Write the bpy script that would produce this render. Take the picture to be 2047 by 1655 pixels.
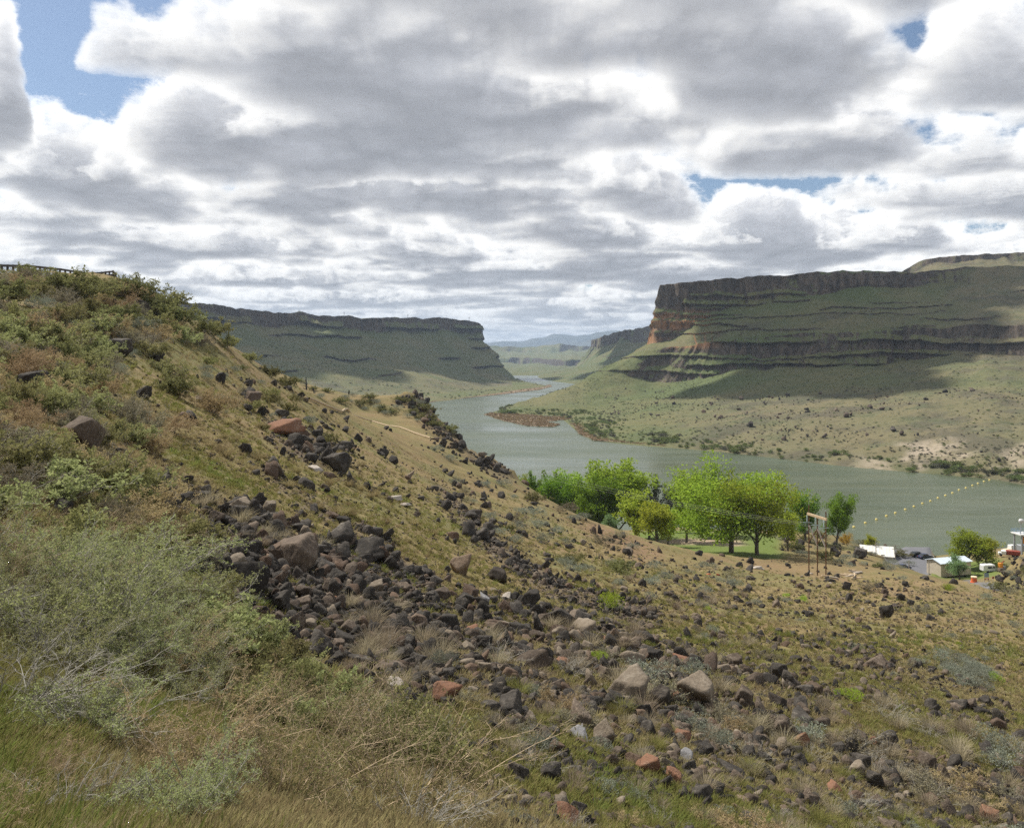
import bpy, bmesh, math, random
import numpy as np
from mathutils import Vector, Matrix
R = math.radians
SC = bpy.context.scene
COL = SC.collection
for o in list(bpy.data.objects):
    bpy.data.objects.remove(o)

# ------------------------------------------------------------------ camera
F, CX, HY, CZ = 1600.0, 1023.5, 715.0, 62.0      # focal length in pixels of a 2047 px wide frame, horizon row, eye height over the river
cam_data = bpy.data.cameras.new('camera')
cam_data.sensor_width = 36.0
cam_data.lens = 36.0 * F / 2047.0
cam_data.shift_y = -(827.5 - HY) / 2047.0
cam_data.clip_start = 0.1
cam_data.clip_end = 60000
cam = bpy.data.objects.new('camera', cam_data)
cam.location = (0, 0, CZ)
cam.rotation_euler = (R(90), 0, 0)
COL.objects.link(cam)
SC.camera = cam

# ------------------------------------------------------------------ view
SC.view_settings.view_transform = 'Standard'
SC.view_settings.look = 'None'
SC.view_settings.gamma = 1.0
SC.view_settings.exposure = 0.30
SC.view_settings.use_curve_mapping = False
SC.render.engine = 'CYCLES'
SC.cycles.max_bounces = 3
SC.cycles.diffuse_bounces = 1
SC.cycles.glossy_bounces = 1
SC.cycles.transmission_bounces = 1
SC.cycles.transparent_max_bounces = 6
SC.cycles.volume_bounces = 0
SC.cycles.use_adaptive_sampling = True
SC.cycles.adaptive_threshold = 0.015
SC.cycles.use_denoising = False
SC.cycles.caustics_reflective = False
SC.cycles.caustics_refractive = False

SUN_AZ = math.atan2(0.66, -0.75)      # direction towards the sun, in the ground plane
SUN_EL = R(52)
SUN_DIR = Vector((math.cos(SUN_AZ) * math.cos(SUN_EL), math.sin(SUN_AZ) * math.cos(SUN_EL), math.sin(SUN_EL)))

# ------------------------------------------------------------------ node helper
class NG:
    """writes node trees as expressions"""
    def __init__(self, nt):
        self.nt = nt
    def node(self, kind, **kw):
        n = self.nt.nodes.new(kind)
        for k, v in kw.items():
            setattr(n, k, v)
        return n
    def put(self, sock, v):
        if isinstance(v, bpy.types.NodeSocket):
            self.nt.links.new(v, sock)
        elif v is not None:
            if isinstance(v, (tuple, list)) and sock.type == 'RGBA' and len(v) == 3:
                v = tuple(v) + (1.0,)
            sock.default_value = v
    def m(self, op, a, b=None, c=None, clamp=False):
        n = self.node('ShaderNodeMath', operation=op, use_clamp=clamp)
        self.put(n.inputs[0], a)
        if b is not None: self.put(n.inputs[1], b)
        if c is not None: self.put(n.inputs[2], c)
        return n.outputs[0]
    def vm(self, op, a, b=None, scale=None):
        n = self.node('ShaderNodeVectorMath', operation=op)
        self.put(n.inputs[0], a)
        if b is not None: self.put(n.inputs[1], b)
        if scale is not None: self.put(n.inputs['Scale'], scale)
        return n.outputs['Value'] if op in ('DOT_PRODUCT', 'LENGTH', 'DISTANCE') else n.outputs[0]
    def xyz(self, x, y, z):
        n = self.node('ShaderNodeCombineXYZ')
        for i, v in enumerate((x, y, z)): self.put(n.inputs[i], v)
        return n.outputs[0]
    def sep(self, v):
        n = self.node('ShaderNodeSeparateXYZ'); self.put(n.inputs[0], v)
        return n.outputs
    def noise(self, vec, scale=1.0, detail=4.0, rough=0.55, lac=2.0, dist=0.0, out=0):
        n = self.node('ShaderNodeTexNoise')
        self.put(n.inputs['Vector'], vec)
        self.put(n.inputs['Scale'], scale); self.put(n.inputs['Detail'], detail)
        self.put(n.inputs['Roughness'], rough); self.put(n.inputs['Lacunarity'], lac); self.put(n.inputs['Distortion'], dist)
        return n.outputs[out]
    def voro(self, vec, scale=1.0, rand=1.0, feature='F1', out='Distance'):
        n = self.node('ShaderNodeTexVoronoi', feature=feature)
        self.put(n.inputs['Vector'], vec); self.put(n.inputs['Scale'], scale); self.put(n.inputs['Randomness'], rand)
        return n.outputs[out]
    def step(self, x, lo, hi):
        n = self.node('ShaderNodeMapRange', interpolation_type='SMOOTHSTEP')
        self.put(n.inputs[0], x); self.put(n.inputs[1], lo); self.put(n.inputs[2], hi)
        return n.outputs[0]
    def lin(self, x, lo, hi, a=0.0, b=1.0):
        n = self.node('ShaderNodeMapRange')
        self.put(n.inputs[0], x); self.put(n.inputs[1], lo); self.put(n.inputs[2], hi); self.put(n.inputs[3], a); self.put(n.inputs[4], b)
        return n.outputs[0]
    def mix(self, f, a, b, mode='MIX'):
        n = self.node('ShaderNodeMix', data_type='RGBA', blend_type=mode)
        self.put(n.inputs['Factor'], f); self.put(n.inputs['A'], a); self.put(n.inputs['B'], b)
        # typed duplicates exist: the colour sockets are 6 and 7
        self.put(n.inputs[6], a); self.put(n.inputs[7], b)
        return n.outputs[2]
    def attr(self, name, out='Fac'):
        n = self.node('ShaderNodeAttribute'); n.attribute_name = name
        return n.outputs[out]
    def hsv(self, col, h=0.5, s=1.0, v=1.0):
        n = self.node('ShaderNodeHueSaturation')
        self.put(n.inputs['Hue'], h); self.put(n.inputs['Saturation'], s); self.put(n.inputs['Value'], v); self.put(n.inputs['Color'], col)
        return n.outputs[0]
    def bump(self, h, strength=0.5, dist=0.1):
        n = self.node('ShaderNodeBump')
        self.put(n.inputs['Height'], h); n.inputs['Strength'].default_value = strength; n.inputs['Distance'].default_value = dist
        return n.outputs[0]

# ------------------------------------------------------------------ noise
def _h(ix, iy, iz, seed):
    n = ix * np.uint32(374761393) + iy * np.uint32(668265263) + np.uint32((iz * 1274126177 + seed * 362437) & 0xffffffff) if not isinstance(iz, np.ndarray) else \
        ix * np.uint32(374761393) + iy * np.uint32(668265263) + iz * np.uint32(1274126177) + np.uint32((seed * 362437) & 0xffffffff)
    n = (n ^ (n >> np.uint32(13))) * np.uint32(1274126177)
    return ((n ^ (n >> np.uint32(16))) & np.uint32(0xffff)).astype(np.float32) * np.float32(1 / 65535.0)
def vnoise(x, y, z=None, seed=0):
    """smooth lattice noise, 0..1"""
    x = np.asarray(x, np.float32); y = np.asarray(y, np.float32)
    if x.shape != y.shape: x, y = np.broadcast_arrays(x, y)
    ix = np.floor(x); iy = np.floor(y)
    fx = x - ix; fy = y - iy
    ix = ix.astype(np.int32).astype(np.uint32); iy = iy.astype(np.int32).astype(np.uint32)
    fx = fx * fx * (3 - 2 * fx); fy = fy * fy * (3 - 2 * fy)
    one = np.uint32(1)
    if z is None:
        a = _h(ix, iy, 0, seed); b = _h(ix + one, iy, 0, seed); c = _h(ix, iy + one, 0, seed); d = _h(ix + one, iy + one, 0, seed)
        a = a + (b - a) * fx; c = c + (d - c) * fx
        return a + (c - a) * fy
    z = np.asarray(z, np.float32)
    if z.shape != x.shape: z = np.broadcast_to(z, x.shape)
    iz = np.floor(z); fz = z - iz; iz = iz.astype(np.int32).astype(np.uint32); fz = fz * fz * (3 - 2 * fz)
    r = []
    for dz in (np.uint32(0), one):
        k = iz + dz
        a = _h(ix, iy, k, seed); b = _h(ix + one, iy, k, seed); c = _h(ix, iy + one, k, seed); d = _h(ix + one, iy + one, k, seed)
        a = a + (b - a) * fx; c = c + (d - c) * fx
        r.append(a + (c - a) * fy)
    return r[0] + (r[1] - r[0]) * fz
def fbm(x, y, z=None, seed=0, oct=4, gain=0.5, lac=2.03):
    s = 0; a = 1.0; t = 0; f = 1.0
    for i in range(oct):
        s = s + a * vnoise(np.asarray(x) * f + 17.3 * i, np.asarray(y) * f - 9.1 * i, None if z is None else np.asarray(z) * f, seed + i)
        t += a; a *= gain; f *= lac
    return s / t          # 0..1
# ------------------------------------------------------------------ world: the clear sky, with cumulus standing on a level base
W = bpy.data.worlds.new('World')
SC.world = W
W.use_nodes = True
CLOUD_EPS, CLOUD_TOP, CLOUD_BIAS = 0.050, 0.46, 0.17
# banks (+) and gaps (-) of the cloud deck: bearing and height as read off the picture, half sizes, strength
CLOUD_BANKS = [(235, 175, 210, 66, -1.9), (60, 75, 110, 70, -1.5), (350, 165, 60, 34, -0.6), (130, 250, 80, 36, -1.0), (10, 385, 40, 30, -0.6),
               (1620, 0, 110, 40, -1.2), (1860, 40, 120, 36, -1.3), (2010, 60, 80, 36, -1.1), (1800, 150, 120, 50, 0.5), (1020, 20, 80, 40, 0.35), (500, 208, 230, 30, -0.75), (1000, 140, 90, 70, -0.60), (1650, 345, 380, 28, -0.75), (1760, 165, 130, 60, -0.55), (1920, 230, 120, 60, -0.35), (200, 310, 240, 40, -0.45), (1250, 120, 90, 50, -0.4), (760, 345, 300, 16, -0.6), (1400, 60, 120, 40, -0.4), (1500, 385, 100, 40, -1.9), (1610, 425, 120, 34, -1.7),
               (1330, 455, 60, 20, -0.3), (1680, 190, 70, 60, -0.25),
               (640, 70, 300, 90, 0.55), (620, 300, 330, 60, 0.25), (720, 400, 420, 50, 0.35), (1480, 270, 300, 70, 0.40), (1960, 350, 120, 60, 0.4),
               (1080, 235, 130, 34, 0.5), (10, 210, 60, 45, 0.8), (1200, 250, 60, 30, 0.6), (460, 385, 70, 25, 0.6), (620, 490, 90, 25, 0.6), (1700, 370, 160, 16, 0.4), (1940, 160, 120, 50, 0.7), (1480, 485, 60, 30, 0.6), (1200, 520, 160, 40, 0.45), (300, 480, 260, 30, 0.35), (1750, 30, 50, 18, 0.5)]
CLOUD_COV = {}
def cloud_cover(seed):
    if seed in CLOUD_COV: return CLOUD_COV[seed]
    G = 1600; ext = 27.0
    gx = np.linspace(-ext, ext, G)
    CXg, CYg = np.meshgrid(gx, gx, indexing='ij')
    wx = (fbm(CXg * 0.7, CYg * 0.7, None, seed + 50, 3) - 0.5) * 1.2
    wy = (fbm(CXg * 0.7 + 9, CYg * 0.7 - 4, None, seed + 51, 3) - 0.5) * 1.2
    cov = fbm((CXg + wx) * 1.75, (CYg + wy) * 2.3, None, seed, 6, 0.58)
    cov = (cov - 0.5) * 3.1 + CLOUD_BIAS
    def plane(px, py, h=1.08):
        v = np.array((px - CX, F, HY - py), float); v /= np.linalg.norm(v)
        return v[:2] / (v[2] + CLOUD_EPS) * h
    for (bx, by, rx, ry, s) in CLOUD_BANKS:
        c0 = plane(bx, by); cx_ = plane(bx + rx, by); cy_ = plane(bx, by - ry); cy2 = plane(bx, by + ry)
        r1 = abs(cx_[0] - c0[0]); r2 = 0.5 * abs(cy2[1] - cy_[1])
        k = c0[0] / c0[1]                       # banks lie along the line of sight
        dy = CYg - c0[1]; dx = (CXg - c0[0]) - k * dy
        cov = cov + s * np.exp(-(dx / r1) ** 2 - (dy / r2) ** 2)
    cov = cov.astype(np.float32)
    CLOUD_COV[seed] = (cov, G, ext)
    return CLOUD_COV[seed]
def make_clouds(dirs, seed=3, detail=6):
    """cloud light and cover for directions (..., 3): marches a slab of cumulus standing on a level base"""
    d = np.asarray(dirs, np.float32)
    shp = d.shape[:-1]
    d = d.reshape(-1, 3)
    z = np.maximum(d[:, 2], 0) + CLOUD_EPS
    kx = d[:, 0] / z; ky = d[:, 1] / z
    n = len(z)
    cov, G, ext = cloud_cover(seed)
    def look(x, y):
        a = np.clip((x + ext) * ((G - 1) / (2 * ext)), 0, G - 1.01); b = np.clip((y + ext) * ((G - 1) / (2 * ext)), 0, G - 1.01)
        i = a.astype(np.int32); j = b.astype(np.int32); a = (a - i).astype(np.float32); b = (b - j).astype(np.float32)
        return (cov[i, j] * (1 - a) + cov[i + 1, j] * a) * (1 - b) + (cov[i, j + 1] * (1 - a) + cov[i + 1, j + 1] * a) * b
    TH = CLOUD_TOP
    sx, sy, sz = (np.float32(q) for q in (SUN_DIR.x, SUN_DIR.y, SUN_DIR.z))
    T = np.ones(n, np.float32); L = np.zeros((n, 3), np.float32)
    NS = 52
    jit = (_h(np.arange(n, dtype=np.uint32), np.arange(n, dtype=np.uint32) >> np.uint32(9), 5, 1) - 0.5) * 0.30
    for s in range(NS):
        act = np.nonzero(T > 0.02)[0]
        if len(act) == 0: break
        f = ((s + 0.5 + jit[act]) / NS).astype(np.float32)
        h = 1.0 + TH * f
        x = kx[act] * h; y = ky[act] * h
        q = look(x, y) - 1.15 * f ** 1.1
        near = (q > -0.45) & (q < 9)
        x = x[near]; y = y[near]; q = q[near]; idx = act[near]; f = f[near]; h = h[near]
        if len(x) == 0: continue
        det = 0; amp = 1.0; tot = 0; fr = 3.6
        zz = h * 2.0
        for o in range(detail):
            v = vnoise(x * fr + 3.1 * o, y * fr - 7.7 * o, zz * fr, seed + 7 + o)
            det = det + amp * (1 - np.abs(2 * v - 1)); tot += amp
            amp *= 0.67; fr *= 2.07
        det = det / tot - 0.6
        q = q + det * (1.15 + 0.5 * f)
        dens = np.clip(q * 7.0, 0, 1.0)
        m = dens > 0.002
        if not m.any(): continue
        idx = idx[m]; x = x[m]; y = y[m]; dens = dens[m]; q = q[m]; dt = det[m]; f = f[m]; h = h[m]
        tau = np.zeros(len(x), np.float32)
        for st in (0.06, 0.16, 0.34):
            ff = np.maximum((h + sz * st - 1.0) / TH, 0)
            cc = look(x + sx * st, y + sy * st) - 1.15 * ff ** 1.1
            tau += np.clip((cc + dt * 0.9) * 2.2, 0, 1.0) * (ff < 1.2)
        lit = np.exp(-tau * 1.5)
        edge = np.exp(-np.clip(q, 0, 1) * 5.5)
        val = 0.345 + 0.225 * f - 0.34 * dt + lit * (0.47 + 1.0 * dt) + 0.15 * edge
        warm = np.clip(lit * 1.3, 0, 1)[:, None]
        colr = val[:, None] * (np.array((0.965, 0.985, 1.055), np.float32) * (1 - warm) + np.array((1.0, 0.985, 0.955), np.float32) * warm)
        a = 1 - np.exp(-dens * (TH / NS) / np.maximum(z[idx], 0.09) * 15.0)
        w = T[idx] * a
        L[idx] += w[:, None] * colr
        T[idx] *= (1 - a)
    return L.reshape(shp + (3,)), (1 - T).reshape(shp)

def cloud_map():
    """cloud light and cover over the upper half of the sky, bearing across and height up, reckoned once"""
    NW, NH = 5376, 1344
    def dirs(az, el):
        return np.stack([np.sin(az) * np.cos(el), np.cos(az) * np.cos(el), np.sin(el) * np.ones_like(az)], -1)
    def up(a, n0, n1):
        for ax, n in ((0, n0), (1, n1)):
            t = np.linspace(0, a.shape[ax] - 1.001, n); i = t.astype(int); f = (t - i).astype(np.float32)
            sh = [1] * a.ndim; sh[ax] = n; f = f.reshape(sh)
            a = np.take(a, i, ax) * (1 - f) + np.take(a, i + 1, ax) * f
        return a
    az = np.linspace(-math.pi, math.pi, 660); el = np.linspace(0, math.pi / 2, 165)
    E, A_ = np.meshgrid(el, az, indexing='ij')
    L, a = make_clouds(dirs(A_, E), detail=4)
    img = np.concatenate([L, a[..., None]], -1).astype(np.float32)
    img = up(img, NH, NW)
    def blur(f):
        for ax in (0, 1):
            f = 0.5 * f + 0.25 * (np.roll(f, 1, ax) + np.roll(f, -1, ax))
        return f
    # the part towards the canyon in full detail
    c0, c1 = int(NW * (0.5 - 41 / 360)), int(NW * (0.5 + 41 / 360)); r1 = int(NH * 30 / 90)
    az = (np.arange(c0, c1) + 0.5) / NW * 2 * math.pi - math.pi; el = (np.arange(0, r1) + 0.5) / NH * math.pi / 2
    E, A_ = np.meshgrid(el, az, indexing='ij')
    L, a = make_clouds(dirs(A_, E), detail=7)
    fine = np.concatenate([L, a[..., None]], -1).astype(np.float32)
    fine = 0.8 * fine + 0.2 * blur(fine)
    wr = np.clip((r1 - np.arange(r1)) / 40, 0, 1)[:, None, None]; wc = np.clip(np.minimum(np.arange(c1 - c0), np.arange(c1 - c0)[::-1]) / 40, 0, 1)[None, :, None]
    w = wr * wc
    img[:r1, c0:c1] = img[:r1, c0:c1] * (1 - w) + fine * w
    a = np.clip(img[..., 3:], 1e-3, 1)
    img[..., :3] = np.where(img[..., 3:] > 2e-3, img[..., :3] / a, 0.9)
    im = bpy.data.images.new('cloud_map', NW, NH, alpha=True, float_buffer=False)
    im.colorspace_settings.name = 'Non-Color'
    im.alpha_mode = 'CHANNEL_PACKED'
    img[..., :3] *= 0.7
    im.pixels.foreach_set(np.clip(img, 0, 1).astype(np.float32).ravel())
    im.update()
    im.pack()
    return im
def build_world():
    nt = W.node_tree
    nt.nodes.clear()
    g = NG(nt)
    sky = g.node('ShaderNodeTexSky', sky_type='NISHITA')
    sky.sun_disc = False
    sky.sun_elevation = SUN_EL
    sky.sun_rotation = math.pi / 2 - SUN_AZ
    sky.air_density = 1.0
    sky.dust_density = 0.5
    sky.ozone_density = 2.0
    blue = g.vm('SCALE', sky.outputs[0], scale=0.08)
    d = g.node('ShaderNodeTexCoord').outputs['Generated']
    x, y, z = g.sep(d)
    u = g.m('MULTIPLY_ADD', g.m('ARCTAN2', x, y), 0.5 / math.pi, 0.5)
    v = g.m('MULTIPLY', g.m('ARCSINE', g.m('MAXIMUM', z, 0.0005)), 2 / math.pi)
    tex = g.node('ShaderNodeTexImage', extension='EXTEND', interpolation='Linear')
    tex.image = cloud_map()
    g.put(tex.inputs[0], g.xyz(u, v, 0.0))
    c = g.vm('SCALE', tex.outputs[0], scale=1.0 / 0.7)
    col = g.mix(tex.outputs[1], blue, c)
    hz = g.step(z, 0.10, -0.01)                   # the air near the horizon
    col = g.mix(g.m('MULTIPLY', hz, 0.45), col, (0.60, 0.66, 0.73, 1))
    bg = g.node('ShaderNodeBackground')
    g.put(bg.inputs[0], col)
    bg.inputs[1].default_value = 1.0
    out = g.node('ShaderNodeOutputWorld')
    nt.links.new(bg.outputs[0], out.inputs[0])
build_world()
try:
    W.cycles.sampling_method = 'MANUAL'
    W.cycles.sample_map_resolution = 512
except Exception:
    pass

# ------------------------------------------------------------------ sun
sun_data = bpy.data.lights.new('sun', 'SUN')
sun_data.energy = 4.8
sun_data.angle = R(0.53)
sun_data.color = (1.0, 0.95, 0.87)
sun = bpy.data.objects.new('sun', sun_data)
sun.rotation_euler = (-SUN_DIR).to_track_quat('-Z', 'Y').to_euler()
sun.location = (-200, 200, 400)
COL.objects.link(sun)

# ------------------------------------------------------------------ small tools
rng = np.random.default_rng(7)
random.seed(7)
def P(px, py, Y):
    """pixel and distance -> place"""
    return np.array(((px - CX) / F * Y, Y, CZ - (py - HY) / F * Y))
def W0(px, py, z=0.0):
    """pixel -> place on the level z"""
    Y = (CZ - z) / ((py - HY) / F)
    return np.array(((px - CX) / F * Y, Y, z))

def sstep(x, a, b):
    t = np.clip((np.asarray(x, float) - a) / (b - a), 0, 1)
    return t * t * (3 - 2 * t)

def inpoly(px, py, poly):
    px = np.asarray(px); py = np.asarray(py)
    r = np.zeros(px.shape, bool)
    n = len(poly)
    j = n - 1
    for i in range(n):
        xi, yi = poly[i]; xj, yj = poly[j]
        if yi != yj:
            cnd = ((yi > py) != (yj > py)) & (px < (xj - xi) * (py - yi) / (yj - yi) + xi)
            r ^= cnd
        j = i
    return r

def mesh_np(name, verts, faces, mats=(), smooth=False, fmat=None):
    me = bpy.data.meshes.new(name)
    v = np.ascontiguousarray(verts, dtype=np.float32)
    f = np.asarray(faces, dtype=np.int32)
    k = f.shape[1]
    me.vertices.add(len(v)); me.vertices.foreach_set('co', v.ravel())
    me.loops.add(f.size); me.loops.foreach_set('vertex_index', f.ravel())
    me.polygons.add(len(f))
    me.polygons.foreach_set('loop_start', np.arange(len(f), dtype=np.int32) * k)
    try:
        me.polygons.foreach_set('loop_total', np.full(len(f), k, dtype=np.int32))
    except Exception:
        pass
    if smooth:
        me.polygons.foreach_set('use_smooth', np.ones(len(f), bool))
    for m in mats: me.materials.append(m)
    if fmat is not None:
        me.polygons.foreach_set('material_index', np.asarray(fmat, dtype=np.int32))
    me.update(calc_edges=True)
    return me
def attr_np(me, name, vals):
    a = me.attributes.new(name, 'FLOAT', 'POINT')
    a.data.foreach_set('value', np.ascontiguousarray(vals, dtype=np.float32).ravel())
def grid_faces(nu, nv):
    i = np.arange(nu - 1)[:, None] * nv + np.arange(nv - 1)[None, :]
    return np.stack([i, i + nv, i + nv + 1, i + 1], -1).reshape(-1, 4)
def link(name, me, parent=None, loc=None, rot=None, scale=None):
    o = bpy.data.objects.new(name, me)
    COL.objects.link(o)
    if parent is not None: o.parent = parent
    if loc is not None: o.location = loc
    if rot is not None: o.rotation_euler = rot
    if scale is not None: o.scale = scale if isinstance(scale, (tuple, list)) else (scale,) * 3
    return o
def tag(o, label=None, cat=None, group=None, kind=None):
    if label: o['label'] = label
    if cat: o['category'] = cat
    if group: o['group'] = group
    if kind: o['kind'] = kind
    return o
def empty(name, loc=(0, 0, 0), rz=0.0):
    o = bpy.data.objects.new(name, None)
    o.empty_display_size = 0.2
    COL.objects.link(o)
    o.location = loc; o.rotation_euler = (0, 0, rz)
    return o
def copy_tree(o, parent=None):
    kids = list(o.children)
    c = o.copy(); COL.objects.link(c); c.parent = parent
    for ch in kids: copy_tree(ch, c)
    return c
MATS = {}
def mat(name, fn):
    m = bpy.data.materials.new(name)
    m.use_nodes = True
    nt = m.node_tree
    nt.nodes.clear()
    g = NG(nt)
    b = g.node('ShaderNodeBsdfPrincipled')
    out = g.node('ShaderNodeOutputMaterial')
    nt.links.new(b.outputs[0], out.inputs[0])
    b.inputs['Roughness'].default_value = 0.85
    b.inputs['Specular IOR Level'].default_value = 0.25
    fn(g, b)
    MATS[name] = m
    return m

# ================================================================== the land
def land_pos(g):
    return g.node('ShaderNodeNewGeometry').outputs['Position']

def m_mesa(g, b):
    geo = g.node('ShaderNodeNewGeometry')
    p = geo.outputs['Position']; nz = g.sep(geo.outputs['True Normal'])[2]
    x, y, z = g.sep(p)
    big = g.noise(p, 0.008, 4, 0.6)
    mid = g.noise(p, 0.045, 5, 0.65)
    fine = g.noise(p, 0.22, 4, 0.7)
    shrub = g.voro(g.vm('MULTIPLY', p, (1, 1, 0.6)), 0.21, 1.0)
    green = g.mix(g.step(big, 0.35, 0.65), (0.100, 0.122, 0.050), (0.150, 0.142, 0.068))
    green = g.mix(g.m('MULTIPLY', g.attr('dry'), 1.0), green, (0.172, 0.140, 0.088))
    tal = g.m('MULTIPLY', g.step(g.noise(g.vm('MULTIPLY', p, (1, 1, 2)), 0.022, 5, 0.65), 0.48, 0.60), g.step(g.attr('dry'), 0.12, 0.4))
    green = g.mix(g.m('MULTIPLY', tal, 0.65), green, (0.082, 0.075, 0.056))
    green = g.mix(g.m('MULTIPLY', g.step(mid, 0.45, 0.7), 0.6), green, (0.082, 0.100, 0.050))
    green = g.mix(g.m('MULTIPLY', g.attr('pale'), g.step(mid, 0.35, 0.6)), green, (0.33, 0.275, 0.205))
    dots = g.m('MULTIPLY', g.m('SUBTRACT', 1.0, g.step(shrub, 0.18, 0.42)), g.step(fine, 0.42, 0.56))
    green = g.mix(g.m('MULTIPLY', dots, 0.55), green, (0.060, 0.072, 0.040))
    col_v = g.noise(g.vm('MULTIPLY', p, (1, 1, 0.16)), 0.16, 5, 0.65)
    col_h = g.noise(g.vm('MULTIPLY', p, (0.12, 0.12, 1)), 0.18, 4, 0.6)
    rock = g.mix(g.step(col_v, 0.35, 0.68), (0.046, 0.038, 0.032), (0.145, 0.114, 0.088))
    rock = g.mix(g.m('MULTIPLY', g.step(col_h, 0.45, 0.65), 0.55), rock, (0.085, 0.075, 0.058))
    rock = g.mix(g.m('MULTIPLY', g.attr('ochre'), g.step(col_v, 0.25, 0.6)), rock, (0.36, 0.185, 0.085))
    f = g.m('ADD', nz, g.m('MULTIPLY', g.m('SUBTRACT', mid, 0.5), 0.20))
    f = g.m('ADD', f, g.m('MULTIPLY', g.m('SUBTRACT', fine, 0.5), 0.08))
    isrock = g.m('SUBTRACT', 1.0, g.step(f, 0.58, 0.68))
    g.put(b.inputs['Base Color'], g.mix(isrock, green, rock))
    b.inputs['Roughness'].default_value = 0.95
    b.inputs['Specular IOR Level'].default_value = 0.1
    hgt = g.m('ADD', g.m('MULTIPLY', fine, 1.0), g.m('MULTIPLY', g.m('MULTIPLY', dots, 1.0), 0.6))
    hgt = g.m('ADD', hgt, g.m('MULTIPLY', g.m('MULTIPLY', col_v, isrock), 2.0))
    g.put(b.inputs['Normal'], g.bump(hgt, 0.7, 1.1))
mat('mesa', m_mesa)

def catmull(pts, n_per):
    """pts (K, L, 3) -> smooth along K"""
    K = len(pts)
    out = []
    for i in range(K - 1):
        p0 = pts[max(i - 1, 0)]; p1 = pts[i]; p2 = pts[i + 1]; p3 = pts[min(i + 2, K - 1)]
        for t in np.linspace(0, 1, n_per[i], endpoint=False):
            t2 = t * t; t3 = t2 * t
            c = 0.5 * ((2 * p1) + (-p0 + p2) * t + (2 * p0 - 5 * p1 + 4 * p2 - p3) * t2 + (-p0 + 3 * p1 - 3 * p2 + p3) * t3)
            l = p1 * (1 - t) + p2 * t
            out.append(0.6 * c + 0.4 * l)
    out.append(pts[-1])
    return np.array(out)

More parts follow.
